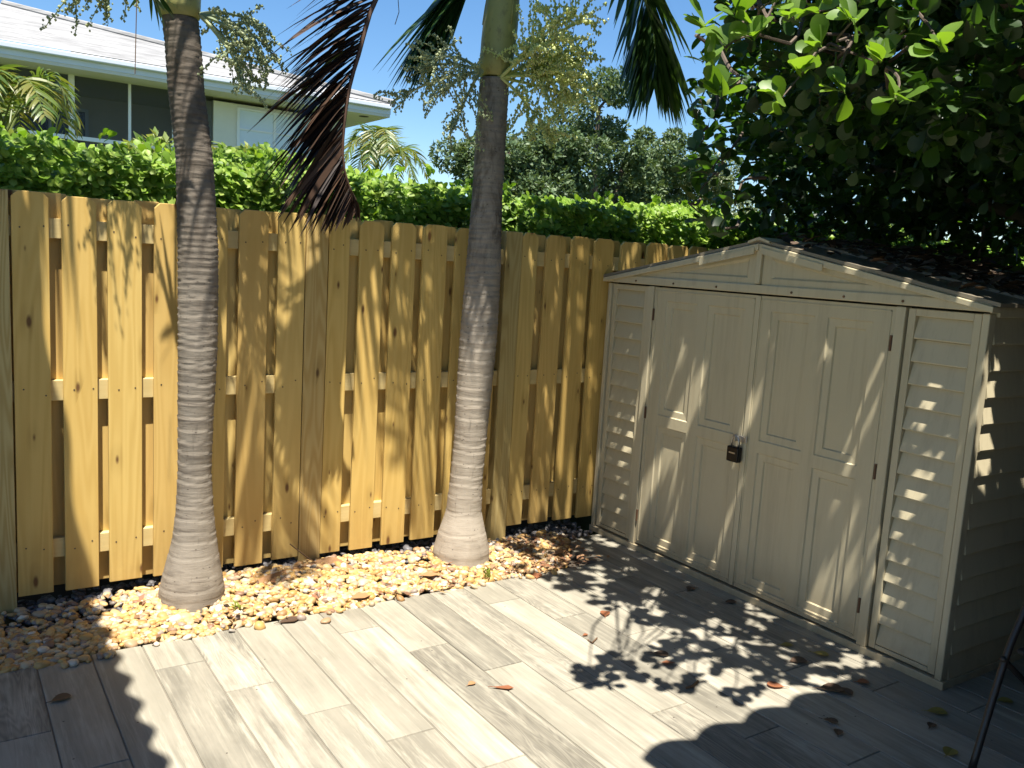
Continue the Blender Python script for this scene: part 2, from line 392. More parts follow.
def blob_tree(name, label, cat, base, blobs, nleaf, Lr, mat, tpl=OVAL, group=None, limbs=True, trunk_r=.16, shell=.35, lobes=0, lobe_r=.3):
    t = thing(name, label, cat, base, group)
    E = list(blobs)
    if lobes:
        pts, d = in_ellipsoids(blobs, lobes, .75)
        E = [(tuple(p), tuple(np.array([1, 1, .8])*lobe_r*rng.uniform(.6, 1.3)), 1) for p in pts]
    P, d = in_ellipsoids(E, nleaf, shell)
    D = unit(nleaf) + d*.5; N = np.array([0, 0, .8]) + unit(nleaf)*.9 + d*.4
    V, F = scatter(tpl, P, D, N, rng.uniform(*Lr, nleaf))
    np_obj('crown', V, F, mat, t)
    if limbs:
        m = MB(); b = np.array(base, float)
        for c, r, w in blobs:
            c = np.array(c); mid = b*.5+c*.5 + np.array([0, 0, .1]); mid[:2] = b[:2]*.65+c[:2]*.35
            m.tube([b, mid, c, c+np.array([r[0]*.4, 0, r[2]*.5])], [trunk_r, trunk_r*.7, trunk_r*.35, trunk_r*.1], 7)
        m.build('trunk', MAT['bark'], t, smooth=True)
    return t

# ------------------------------------------------------------------ palms
def spline(pts, n):
    pts = np.array(pts, float); k = len(pts); out = []
    for u in np.linspace(0, k-1-1e-6, n):
        i = int(u); f = u-i
        p0, p1, p2, p3 = pts[max(i-1, 0)], pts[i], pts[i+1], pts[min(i+2, k-1)]
        out.append(.5*((2*p1)+(-p0+p2)*f+(2*p0-5*p1+4*p2-p3)*f*f+(-p0+3*p1-3*p2+p3)*f**3))
    return np.array(out)

def frond(parent, pts, mats, n=44, length=.5, width=.032, start=.22, dirfun=None, droop=.5, rad=.014, label=None, jit=.1, name='frond'):
    """one palm frond: a tapered stalk and two rows of strap leaflets in a single mesh (slot 0 stalk, slot 1 blades)"""
    R = spline(pts, 60); m = MB()
    m.tube(R[::3], list(np.linspace(rad, rad*.25, 20)), 6)
    m.mat(1)
    for i in range(n):
        t = start + (1-start)*(i+.5*random.random())/n
        u = t*59; k = min(int(u), 58); p = R[k] + (R[k+1]-R[k])*(u-k)
        T = R[min(k+1, 59)]-R[max(k-1, 0)]; T = T/np.linalg.norm(T)
        sd = np.cross(T, [0, 0, 1.0]); 
        if np.linalg.norm(sd) < .05: sd = np.array([1.0, 0, 0])
        sd /= np.linalg.norm(sd); upn = np.cross(sd, T)
        prof = math.sin(math.pi*min(1, .18+.78*(t-start)/(1-start)))**.7
        for side in (-1, 1):
            if dirfun: 
                d = np.array(dirfun((t-start)/(1-start), side), float); Lk = np.linalg.norm(d)
                if Lk < 1e-3: continue
                d = d/Lk
            else:
                d = sd*side*.8 + T*.55 + upn*.22; Lk = 1.0
            d = d + rng.normal(size=3)*jit; d /= np.linalg.norm(d)
            L = length*prof*Lk*random.uniform(.85, 1.1); w = width*random.uniform(.75, 1.1)
            wd = np.cross(d, upn if abs(np.dot(d, upn)) < .9 else sd); wd /= np.linalg.norm(wd)
            wd = wd + rng.normal(size=3)*.35; wd -= d*np.dot(wd, d); wd /= np.linalg.norm(wd)
            vs = []; q = p.copy(); dd = d.copy(); seg = 5
            for s_, ww in enumerate((.35, .9, 1.0, .8, .45, .04)):
                vs += [q - wd*w*ww*.5, q + wd*w*ww*.5]
                dd = dd + np.array([0, 0, -droop/seg]); dd /= np.linalg.norm(dd); q = q + dd*L/seg
            m.add(vs, [(2*j, 2*j+1, 2*j+3, 2*j+2) for j in range(seg)])
    o = m.build(name, mats, parent)
    if label: o['label'] = label
    return o

def arch(base, az, rise, reach, drop, n=7):
    """stalk path leaving base at compass angle az (radians from +x), rising then arching over"""
    d = np.array([math.cos(az), math.sin(az), 0]); out = []
    for i in range(n):
        t = i/(n-1); out.append(np.array(base) + d*reach*t + np.array([0, 0, rise*math.sin(min(t*1.35, 1)*math.pi/2) - drop*max(0, t-.35)**2*2.4]))
    return out

def flower_cluster(parent, p0, dirs, length, mat, nsub=9, beads=16, droop=.5, br=.006, label=None):
    m = MB(); p0 = np.array(p0, float)
    OV = np.array([(1, 0, 0), (-1, 0, 0), (0, 1, 0), (0, -1, 0), (0, 0, 1.2), (0, 0, -1.2)])
    OF = [(0, 2, 4), (2, 1, 4), (1, 3, 4), (3, 0, 4), (2, 0, 5), (1, 2, 5), (3, 1, 5), (0, 3, 5)]
    for d in dirs:
        d = np.array(d, float); d /= np.linalg.norm(d); L = length*random.uniform(.8, 1.1)
        main = [p0]; dd = d.copy()
        for i in range(6):
            dd = dd + np.array([0, 0, -droop/6]) + rng.normal(size=3)*.06; dd /= np.linalg.norm(dd); main.append(main[-1]+dd*L/6)
        m.tube(main, list(np.linspace(.010, .003, 7)), 5)
        mp = spline(main, 40)
        for j in range(nsub):
            u = .25+.75*(j+random.random())/nsub; k = min(int(u*39), 38); q = mp[k]; T = mp[k+1]-mp[k]; T /= np.linalg.norm(T)
            sd = T*.55 + rng.normal(size=3)*.62; sd /= np.linalg.norm(sd); SL = L*.55*random.uniform(.6, 1.15)*(1.15-.5*u)
            pts = [q]; e = sd
            for i in range(4):
                e = e + np.array([0, 0, -droop*.25]) + rng.normal(size=3)*.15; e /= np.linalg.norm(e); pts.append(pts[-1]+e*SL/4)
            m.tube(pts, [.0035, .003, .0025, .002, .0015], 4, False)
            sp = spline(pts, beads)
            for b in sp[1:]:
                for _ in range(2):
                    c = b + rng.normal(size=3)*.007; r = br*random.uniform(.6, 1.25)
                    m.add(c+OV*r, OF)
    o = m.build('flower_cluster', mat, parent)
    if label: o['label'] = label
    return o

def trunk(parent, prof, mat, ring=(.10, .035), seed=1):
    """prof: [(px left, px right, py)] measured on the photograph; swept at depth y = -0.28"""
    rs = np.random.default_rng(seed)
    cs = []; rr = []
    for xl, xr, y in prof:
        a = at(xl, y, -.19); b = at(xr, y, -.19); cs.append((a+b)/2); rr.append(np.linalg.norm(a-b)/2)
    z0 = cs[0][2]
    cs = [cs[0]-np.array([0, 0, .10])]+cs; rr = [rr[0]*.99]+rr
    cs = np.array(cs); rr = np.array(rr)
    zs = np.arange(cs[0][2], cs[-1][2], .0075)
    # ring positions: wide at the foot, close near the crown
    rings = [z0+.05]
    while rings[-1] < cs[-1][2]:
        f = min(1, (rings[-1]-z0)/1.6); rings.append(rings[-1] + (ring[0]*(1-f)+ring[1]*f)*rs.uniform(.55, 1.5))
    rings = np.array(rings)
    n = 40; V = []; 
    ang = np.linspace(0, 2*math.pi, n, endpoint=False)
    for z in zs:
        c = np.array([np.interp(z, cs[:, 2], cs[:, k]) for k in range(3)]); r = np.interp(z, cs[:, 2], rr)
        wob = .006*np.sin(ang*2+z*1.3)+.004*np.sin(ang*5+z*7)
        zz = z + .006*np.sin(ang*1+z*3) + .003*np.sin(ang*3+z*11)
        i = np.searchsorted(rings, zz); lo = rings[np.clip(i-1, 0, len(rings)-1)]; hi = rings[np.clip(i, 0, len(rings)-1)]
        t = np.clip((zz-lo)/np.maximum(hi-lo, 1e-3), 0, 1)
        kz = .35+.65*min(1, max(0, (z-z0)/.7)); kz *= .62; bumpv = kz*.0045*(t**3) - .0026*np.exp(-((t*np.maximum(hi-lo, 1e-3))/.006)**2) - .001
        R = r*(1+wob) + bumpv
        V.append(np.stack([c[0]+R*np.cos(ang), c[1]+R*np.sin(ang), np.full(n, z)], 1))
    V = np.concatenate(V); k = len(zs)
    i = np.arange(k-1)[:, None]*n; j = np.arange(n)[None, :]; j2 = (j+1) % n
    F = np.stack([i+j, i+j2, i+n+j2, i+n+j], -1).reshape(-1, 4)
    return np_obj('trunk', V, F, mat, parent, smooth=True), cs[-1], rr[-1]

# ================================================================== SETTING
def sheet(name, mat, x0, x1, y0, y1, z):
    return tag(MB().add([(x0, y0, z), (x1, y0, z), (x1, y1, z), (x0, y1, z)], [(0, 1, 2, 3)]).build(name, mat), kind='structure')
sheet('ground', MAT['ground'], -300, 300, -300, 300, -.06)
sheet('garden_bed', MAT['soil'], -6, 2.31, -.62, 1.9, -.030)

def build_patio():
    X0, W = -.14, .1975; m = MB()
    for k in range(-22, 36):
        xa = X0+W*k; yb = -1.1-.3*(k+1)
        top = -.545 if xa < 1.95 else -.12
        b0 = yb - 1.2*math.floor((yb+7.2)/1.2)
        cuts = [-7.2]+[b0+1.2*i for i in range(9) if -7.2+.02 < b0+1.2*i < top-.02]+[top]
        for a, b in zip(cuts[:-1], cuts[1:]):
            e = .0022; lift = random.uniform(-.0006, .0006)
            x1, x2, y1, y2 = xa+e, xa+W-e, a+e, b-(e if b < top else 0)
            c = .0018
            m.add([(x1, y1, -.004), (x2, y1, -.004), (x2, y2, -.004), (x1, y2, -.004),
                   (x1+c, y1+c, lift), (x2-c, y1+c, lift), (x2-c, y2-c, lift), (x1+c, y2-c, lift)],
                  [(4, 5, 6, 7), (0, 1, 5, 4), (1, 2, 6, 5), (2, 3, 7, 6), (3, 0, 4, 7)])
    tag(m.build('patio', MAT['tile']), kind='structure')
    g = MB().box(-4.6, 7, -7.3, -.552, -.05, -.0035).box(1.96, 7, -.552, -.13, -.05, -.0035)
    tag(g.build('patio_slab', MAT['grout']), kind='structure')
build_patio()

# ------------------------------------------------------------------ pebbles
def ico():
    t = (1+5**.5)/2
    v = np.array([(-1,t,0),(1,t,0),(-1,-t,0),(1,-t,0),(0,-1,t),(0,1,t),(0,-1,-t),(0,1,-t),(t,0,-1),(t,0,1),(-t,0,-1),(-t,0,1)], float)
    v /= np.linalg.norm(v[0])
    f = [(0,11,5),(0,5,1),(0,1,7),(0,7,10),(0,10,11),(1,5,9),(5,11,4),(11,10,2),(10,7,6),(7,1,8),(3,9,4),(3,4,2),(3,2,6),(3,6,8),(3,8,9),(4,9,5),(2,4,11),(6,2,10),(8,6,7),(9,8,1)]
    V = list(v); F = []; mid = {}
    def md(a, b):
        k = (min(a, b), max(a, b))
        if k not in mid:
            p = (V[a]+V[b])/2; V.append(p/np.linalg.norm(p)); mid[k] = len(V)-1
        return mid[k]
    for a, b, c in f:
        ab, bc, ca = md(a, b), md(b, c), md(c, a); F += [(a, ab, ca), (b, bc, ab), (c, ca, bc), (ab, bc, ca)]
    return np.array(V), np.array(F)
ICV, ICF = ico()
def stones(name, pts, Rr, mat, flat=(.45, .75)):
    n = len(pts); V = []
    nz = rng.normal(size=(6, len(ICV)))*.07
    for i, p in enumerate(pts):
        r = rng.uniform(*Rr)*(1.5 if rng.random() < .06 else 1)
        s = np.array([r*rng.uniform(.9, 1.35), r*rng.uniform(.7, 1.0), r*rng.uniform(*flat)])
        v = ICV*(1+nz[i % 6])[:, None]
        v = np.sign(v)*np.abs(v)**rng.uniform(.8, 1.0)*s
        a = rng.uniform(0, 6.283); ca, sa = math.cos(a), math.sin(a); tl = rng.normal()*.3
        x = v[:, 0]*math.cos(tl)-v[:, 2]*math.sin(tl); z = v[:, 0]*math.sin(tl)+v[:, 2]*math.cos(tl); y = v[:, 1]
        V.append(np.stack([x*ca-y*sa, x*sa+y*ca, z], 1)+p)
    F = ICF[None]+(np.arange(n)*len(ICV))[:, None, None]
    return np_obj(name, np.concatenate(V), F.reshape(-1, 3), mat, smooth=True)
def bed_z(x, y): return -.012 + .045*np.clip((y+.56)/.4, 0, 1) + .018*np.sin(x*2.3+1)*np.clip((y+.56)/.3, 0, 1)
def pebble_pts(n):
    P = []
    while len(P) < n:
        x = rng.uniform(-1.75, 2.02); y = rng.uniform(-.565, -.005)
        if x > 1.55 and y < -.585+.55*((x-1.55)/.47)**2*.8: continue
        if y > -.17+.05*math.sin(x*5) and x > .85 and rng.random() < .75: continue
        if y > -.22 and x < -.55 and rng.random() < .7: continue
        if y < -.545+.02*math.sin(x*9+1)+.012*math.sin(x*31): continue
        P.append((x, y, bed_z(x, y)+rng.uniform(0, .016)))
    for _ in range(26):
        x = rng.uniform(-.9, 1.7); P.append((x, -.56-abs(rng.normal())*.035, .008))
    return np.array(P)
tag(stones('pebble_gravel', pebble_pts(5600), (.0105, .0225), MAT['pebble']), 'golden tan river pebbles filling the bed along the fence', 'gravel', kind='stuff')
pp = np.stack([rng.uniform(-1.8, 2.25, 2300), rng.uniform(-.30, .14, 2300), np.zeros(2300)], 1)
pp = pp[((pp[:, 1] > -.17) & (pp[:, 0] > .75)) | (pp[:, 0] < -.5) | (pp[:, 1] > -.03)]
pp = pp[~((pp[:, 0] < -.5) & (pp[:, 1] < -.24))]
pp[:, 2] = bed_z(pp[:, 0], pp[:, 1])-.004+rng.uniform(0, .012, len(pp))
tag(stones('slate_gravel', pp, (.008, .018), MAT['slate']), 'dark grey gravel chips along the foot of the fence', 'gravel', kind='stuff')

n = 520
x = np.where(rng.random(n) < .6, rng.normal(1.75, .22, n), rng.uniform(-.6, 2.0, n)); y = np.where(rng.random(n) < .7, rng.uniform(-.50, -.08, n), -.52+rng.normal(size=n)*.03)
ok = (x < 2.05) & (y > -.60); x, y = x[ok], y[ok]; n = len(x)
a_ = rng.uniform(0, 6.283, n); D_ = np.stack([np.cos(a_), np.sin(a_), rng.normal(size=n)*.3], 1)
V_, F_ = scatter(OVAL, np.stack([x, y, bed_z(x, y)+.022+rng.random(n)*.012], 1), D_, np.array([0, 0, 1.])+unit(n)*.5, rng.uniform(.018, .05, n))
tag(np_obj('leaf_litter', V_, F_, MAT['bed_litter']), 'reddish brown leaf scraps scattered over the gravel bed', 'leaf litter', kind='stuff')
# ------------------------------------------------------------------ fence
def build_fence():
    t = thing('wooden_fence', 'tall new pine shadowbox fence with dog eared boards and three rails', 'fence', (0, 0, 0))
    FB, FT, TH = .090, 1.882, .019
    def picket(x0, x1, y0, z0=FB, z1=FT, mat='pine', ear=.025, th=TH, nails=True, name='picket'):
        z1 = z1+random.uniform(-.006, .006); z0 = z0+random.uniform(-.008, .008); lean = random.uniform(-.004, .004)
        P = [(x0+random.uniform(-.002, .002), z0), (x1, z0), (x1+lean, z1-ear), (x1-ear+lean, z1), (x0+ear+lean, z1), (x0+lean, z1-ear)]
        m = MB().prism([(x, y0, z) for x, z in P][::-1], [(x, y0+th, z) for x, z in P][::-1])
        if nails:
            m.mat(1)
            for zr in (1.735, 1.02, .30):
                for fx in (.22, .78):
                    cx = x0+(x1-x0)*fx+random.uniform(-.012, .012); cz = zr+random.uniform(-.02, .02)
                    ring = [(cx+.0038*math.cos(a), y0-.0012, cz+.0038*math.sin(a)) for a in np.linspace(0, 6.283, 8, endpoint=False)]
                    m.add(ring, [tuple(range(8))])
        return m.build(name, [MAT[mat], MAT['nail']], t, loc=((x0+x1)/2, y0, 0), bevel=.0022)
    fr = [(-1.15, -.962), (-.950, -.808), (-.757, -.618), (-.572, -.428), (-.375, -.225), (-.185, -.046), (.012, .155), (.206, .346), (.470, .582), (.638, .775), (.828, .971), (1.014, 1.164), (1.215, 1.36),
          (1.405, 1.515), (1.672, 1.784), (1.842, 1.985), (2.034, 2.178), (2.219, 2.372), (2.431, 2.60), (2.652, 2.80), (2.842, 2.985), (3.034, 3.178), (3.215, 3.365)]
    x = 3.41
    while x < 5.6: fr.append((x, x+.148)); x += .19
    x = -1.37
    while x > -2.6: fr.insert(0, (x, x+.148)); x -= .19
    for a, b in fr: 
        if not (-1.16 < a < -1.1): picket(a, b, 0)
    fr.sort()
    for (a, b), (c, d) in zip(fr[:-1], fr[1:]):
        mid = (b+c)/2; w = .15
        picket(mid-w/2, mid+w/2, .058, nails=False, name='rear_picket')
    for z0, z1 in ((1.691, 1.777), (.973, 1.064), (.245, .335)):
        m = MB(); m.box(-2.7, 5.7, .0195, .0575, z0, z1); m.build('rail', MAT['rail'], t, loc=(0, .02, z0), bevel=.002)
    for a, b in ((-1.075, -.955), (.350, .466), (1.555, 1.668), (2.9, 3.02), (4.3, 4.42)):
        if a == 2.9: continue
        picket(a, b, -.004, z0=-.10, z1=1.884, mat='post', ear=.003, th=.062, nails=False, name='post')
def wood_rail():
    g = G('pine_rail'); o = g.obj()
    n = g.noise(g.vmul(o, (2.2, 30, 30)), 1.0, 4, .6, .2)
    c = g.mix(n, (.68, .55, .27), (.50, .36, .13))
    return g.done(g.bsdf(c, .6, g.bump(n, .1, .002), .3))
MAT['rail'] = wood_rail()
build_fence()

# ------------------------------------------------------------------ hedge behind the fence
def build_hedge():
    t = thing('hedge', 'clipped bright green round leaved hedge rising behind the wooden fence', 'hedge', (2, .8, -.06))
    n = 12500
    x = rng.uniform(-1.9, 12.0, n); y = rng.uniform(.22, 1.5, n)
    top = 2.13 + .045*np.sin(x*2.1+.5) + .03*np.sin(x*5.3) + .03*np.sin(y*4+x) - .16*np.exp(-((y-.22)/.16)**2)
    z = top - np.abs(rng.normal(size=n))*.055
    face = rng.random(n) < .33
    z = np.where(face, rng.uniform(1.75, 2.1, n), z); y = np.where(face, .20+rng.random(n)*.06, y)
    out = np.stack([rng.normal(size=n)*.25, np.where(face, -.8, rng.normal(size=n)*.3-.15), np.where(face, .5, 1.0)], 1)
    P, D, N, L = rosettes(np.stack([x, y, z], 1), out, 7, (.031, .058), 1.0, .0, (0, -.8, .75), .58, .8)
    V, F = scatter(OBO_L, P, D, N, L); np_obj('foliage', V, F, MAT['hedge'], t)
    # tall shoots
    n = 160; x = rng.uniform(-1.9, 8, n); y = rng.uniform(.3, 1.4, n); z = 2.11+rng.random(n)*.08
    P, D, N, L = rosettes(np.stack([x, y, z], 1), np.tile([0, 0, 1.], (n, 1)), 6, (.04, .06), .7, .4)
    V, F = scatter(OBO, P, D, N, L); np_obj('shoots', V, F, MAT['hedge'], t)
    m = MB(); nx, ny = 70, 6
    xs = np.linspace(-2.1, 8.3, nx); 
    for x in xs[::2]:
        for k in range(3):
            yy = rng.uniform(.45, 1.3); m.tube([(x, yy, -.05), (x+rng.normal()*.08, yy+rng.normal()*.08, 1.0), (x+rng.normal()*.15, yy, 1.95)], [.022, .015, .006], 5)
    m.build('stems', MAT['bark'], t)
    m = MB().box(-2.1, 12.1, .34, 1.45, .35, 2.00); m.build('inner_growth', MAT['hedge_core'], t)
build_hedge()

# ------------------------------------------------------------------ the two palms
palm_a = thing('palm_tree', 'left palm with a dark grey ringed trunk standing on gravel before the fence', 'palm tree', (-.25, -.19, 0))
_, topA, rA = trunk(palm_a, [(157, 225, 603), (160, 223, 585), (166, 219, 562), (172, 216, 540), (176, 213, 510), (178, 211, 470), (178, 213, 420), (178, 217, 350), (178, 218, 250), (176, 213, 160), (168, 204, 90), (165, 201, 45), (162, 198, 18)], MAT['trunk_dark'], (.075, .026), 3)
palm_b = thing('palm_tree', 'middle palm with a pale ringed trunk and yellow green flower spray, before the fence', 'palm tree', (1.22, -.19, 0))
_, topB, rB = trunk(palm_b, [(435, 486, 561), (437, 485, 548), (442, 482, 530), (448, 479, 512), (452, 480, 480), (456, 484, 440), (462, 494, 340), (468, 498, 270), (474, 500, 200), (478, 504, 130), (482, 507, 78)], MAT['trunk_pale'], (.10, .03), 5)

def crownshaft(parent, p, r, h, lean):
    m = MB(); pts = []; rr = []
    for i in range(14):
        t = i/13; pts.append(p + np.array([lean[0]*t, lean[1]*t, h*t])); rr.append(r*(1.06+.22*math.sin(min(1, t*2.2)*math.pi)*.8 - .25*t))
    m.tube(pts, rr, 28); 
    for a in range(3):   # overlapping sheath edges
        ang = a*2.1+.6; q = [pts[i]+np.array([math.cos(ang), math.sin(ang), 0])*(rr[i]+.001) for i in range(3, 14)]
        m.tube(q, .004, 5)
    m.build('crownshaft', MAT['shaft'], parent, smooth=True)
    return pts[-1]
crA = crownshaft(palm_a, topA, rA, .62, (-.03, 0))
crB = crownshaft(palm_b, topB, rB, 1.15, (.08, 0))
FM = [MAT['rachis'], MAT['frond']]
for az, rise, reach, drop in ((-80, .5, .95, .5), (-25, .75, 1.1, .3), (60, 1.2, .30, 0), (-165, .7, 1.0, .3)):
    frond(palm_a, arch(crA, math.radians(az), rise, reach, drop), FM, 34, .44, .032)
for az, rise, reach, drop in ((-110, .5, 1.0, .5), (-140, .5, 1.15, .45), (-35, .6, 1.25, .35), (-62, .5, 1.1, .5), (-122, .45, .8, .5), (-50, .4, .9, .5), (-15, .5, 1.4, .5), (80, 1.3, .35, 0), (150, 1.2, .4, 0)):
    frond(palm_b, arch(crB, math.radians(az), rise, reach, drop), FM, 36, .48, .034)
# hanging fronds that show in the photograph
Y1 = -.35
frond(palm_b, [crB, (1.15, -.30, 3.86), (.80, -.34, 3.45)]+[at(x, y, Y1) for x, y in ((376, -2), (360, 50), (350, 85), (344, 125), (343, 160), (349, 186), (358, 204))],
      [MAT['rachis_dead'], MAT['frond_dead']], 116, .66, .031, .22,
      lambda t, s: (np.array([-1.0+.55*t+.12*s, .10*s, -.46-.55*t])*(1.0-.45*t)) if (s < 0 or t < .86) else (.10, 0, -.42), .38, .016, 'dry brown hanging frond', .06)
frond(palm_b, [crB, (1.35, -.12, 3.80), (1.28, -.1, 3.45)]+[at(x, y, -.1) for x, y in ((480, -42), (470, -22), (458, -6), (446, 10), (438, 24))], FM, 84, .58, .040, .42,
      lambda t, s: (-.70+.28*s*(1-t)+.25*t, .1*s, -.85), .4, .012, None, .08)
frond(palm_b, [crB, (1.75, -.18, 4.02), (2.1, -.2, 3.70)]+[at(x, y, -.2) for x, y in ((644, -4), (651, 22), (655, 48), (656, 72))], FM, 110, .66, .042, .30,
      lambda t, s: ((.92-.55*t, .1, -.62-.2*t) if s > 0 else (np.array([-.42, -.1, -.90])*(.66+.35*t))), .45, .014, None, .08)
frond(palm_a, [crA, crA+np.array([-.1, -.15, .1]), at(150, -25, -.4), at(152, -8, -.4), at(156, 2, -.4)], FM, 14, .16, .02, .5, None, .6, .01)
# flower and fruit clusters
pb = at(490, 78, -.21)
flower_cluster(palm_b, pb+np.array([.03, -.06, 0]), [(1, -.2, .75), (1, .1, .35), (.9, -.4, .95), (.9, -.1, -.05), (.7, -.5, .3), (.45, -.6, .15), (.2, -.7, .5), (.7, -.3, -.5), (.5, -.8, .9), (.8, -.5, .6)], .50, MAT['flower'], 17, 20, .28, .0078, 'yellow green flower spray')
flower_cluster(palm_b, pb+np.array([-.06, -.02, .02]), [(-1, -.1, .15), (-1, .2, -.1), (-.9, -.3, .4), (-.8, -.3, -.2), (-.6, -.3, -.4)], .50, MAT['fruit'], 13, 18, .55, .0066, 'grey green fruit spray')
pa = at(186, 18, -.21)
flower_cluster(palm_a, pa+np.array([.05, -.02, .02]), [(1, 0, .25), (1, -.3, -.05), (.9, .2, -.3), (.7, -.3, -.5), (1, .1, .55)], .36, MAT['fruit'], 12, 16, .7, .0066)
flower_cluster(palm_a, pa+np.array([-.12, 0, .10]), [(-1, 0, .2), (-1, -.2, .35), (-.8, .2, .1)], .38, MAT['fruit'], 9, 14, .8, .0060)
# hanging fibre
m = MB(); m.tube([at(137, -12, -.5), at(136, 30, -.5), at(135, 74, -.5)], .0018, 4); m.build('hanging_fibre', MAT['twig'], palm_a)
for x in (397, 558, 569, 574): m = MB(); m.tube([at(x, -15, -.3), at(x+2, 12, -.3), at(x-2, random.uniform(22, 50), -.3)], .002, 4); m.build('hanging_fibre', MAT['twig'], palm_b)

# ------------------------------------------------------------------ shed
X0 = 2.329; YL, YR, YC = -.03, -2.43, -1.23
def build_shed():
    t = thing('garden_shed', 'beige vinyl garden shed with double panelled doors, louvred side panels and gabled roof', 'shed', (X0, YC, 0))
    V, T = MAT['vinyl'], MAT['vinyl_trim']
    XB = 4.02
    # base rail
    m = MB(); m.box(X0-.012, X0+.05, YR-.012, YL+.012, 0, .036); m.box(X0+.05, XB, YR-.012, YR+.04, 0, .036); m.box(X0+.05, XB, YL-.04, YL+.012, 0, .036); m.box(XB-.05, XB, YR, YL, 0.001, .035)
    m.build('base', T, t, bevel=.003)
    m = MB(); m.box(X0+.05, XB, YR+.05, YL-.05, .005, .03); m.build('floor_panel', MAT['seam'], t)
    # dark backing behind all front joints
    m = MB(); m.box(X0+.045, X0+.055, YR+.02, YL-.02, .036, 1.66); m.build('inner_frame', MAT['seam'], t)
    # doors
    def door(ya, yb, cols, name):
        """ya>yb ; front face with embossed panels"""
        d = MB(); xf = X0; z0, z1 = .048, 1.612
        yc = [ya, cols[0][0], cols[0][1], cols[1][0], cols[1][1], yb]; zc = [z0, .085, .800, .862, 1.537, z1]
        prof = [(0, 0), (.005, .007), (.040, .009), (.045, .017)]
        for i in range(5):
            for j in range(5):
                a, b, c, e = yc[i], yc[i+1], zc[j], zc[j+1]
                if i in (1, 3) and j in (1, 3):
                    vs = []
                    for ins, dep in prof: vs += [(xf+dep, a-ins, c+ins), (xf+dep, b+ins, c+ins), (xf+dep, b+ins, e-ins), (xf+dep, a-ins, e-ins)]
                    fs = []
                    for k in range(len(prof)-1):
                        for q in range(4): fs.append((4*k+q, 4*k+(q+1) % 4, 4*k+4+(q+1) % 4, 4*k+4+q))
                    k = 4*(len(prof)-1); fs.append((k, k+1, k+2, k+3)); d.add(vs, fs)
                else:
                    d.add([(xf, a, c), (xf, b, c), (xf, b, e), (xf, a, e)], [(0, 1, 2, 3)])
        xk = X0+.03
        d.add([(xf, ya, z0), (xf, yb, z0), (xf, yb, z1), (xf, ya, z1), (xk, ya, z0), (xk, yb, z0), (xk, yb, z1), (xk, ya, z1)],
              [(0, 4, 5, 1), (1, 5, 6, 2), (2, 6, 7, 3), (3, 7, 4, 0), (4, 7, 6, 5)])
        o = d.build('door', V, t); 
        # embossed border line round the leaf
        r = MB(); b = .020
        for (p, q) in (((ya-b, z0+b), (yb+b, z0+b)), ((yb+b, z0+b), (yb+b, z1-b)), ((yb+b, z1-b), (ya-b, z1-b)), ((ya-b, z1-b), (ya-b, z0+b))):
            r.box(X0-.0035, X0+.004, min(p[0], q[0])-.004, max(p[0], q[0])+.004, min(p[1], q[1])-.004, max(p[1], q[1])+.004)
        r.build('raised_border', V, o, bevel=.0015)
        h = MB(); yy = ya-.004 if name == 'l' else yb+.004
        for zz in (.22, .86, 1.45): h = MB(); h.tube([(X0-.006, yy, zz-.035), (X0-.006, yy, zz+.035)], .006, 8); h.build('hinge', MAT['rust'], o)
        return o
    door(-.452, -1.226, [(-.556, -.800), (-.880, -1.148)], 'l')
    door(-1.234, -2.008, [(-1.318, -1.586), (-1.660, -1.904)], 'r')
    m = MB(); m.box(X0-.009, X0-.001, -1.222, -1.250, .05, 1.61); m.build('door_strip', T, t, bevel=.002)
    # frame posts and corners
    for a, b in ((-.448, -.400), (-2.060, -2.012)):
        m = MB(); m.box(X0-.010, X0+.04, a, b, .036, 1.615); m.build('frame_post', T, t, bevel=.004)
    for a, b in ((YL, -.060), (-2.398, YR)):
        m = MB(); m.box(X0-.010, X0+.04, a, b, .036, 1.615); m.build('corner_post', T, t, bevel=.005)
    # louvred panels
    for a, b in ((-.067, -.392), (-2.068, -2.392)):
        f = MB(); fw = .034; z0, z1 = .045, 1.612
        f.box(X0+.002, X0+.04, a, a-fw, z0, z1); f.box(X0+.002, X0+.04, b+fw, b, z0, z1)
        f.box(X0+.002, X0+.04, a-fw, b+fw, z0, z0+.022); f.box(X0+.002, X0+.04, a-fw, b+fw, z1-.032, z1)
        lp = f.build('louvre_panel', V, t, bevel=.003)
        zz = np.linspace(z0+.022, z1-.032, 16); s = MB()
        for za, zb in zip(zz[:-1], zz[1:]):
            y0, y1 = a-fw-.001, b+fw+.001
            P = [(X0+.006, za+.002), (X0+.004, za+.007), (X0+.028, zb), (X0+.042, zb), (X0+.042, za+.002)]
            s.prism([(x, y0, z) for x, z in P], [(x, y1, z) for x, z in P])
        s.build('louvre_slats', V, lp, bevel=.0012)
    # header
    m = MB(); m.box(X0-.022, X0+.04, YR-.008, YL+.008, 1.622, 1.668); m.build('header', T, t, bevel=.006)
    # gable halves with an embossed triangle
    ze, zp = 1.668, 1.872
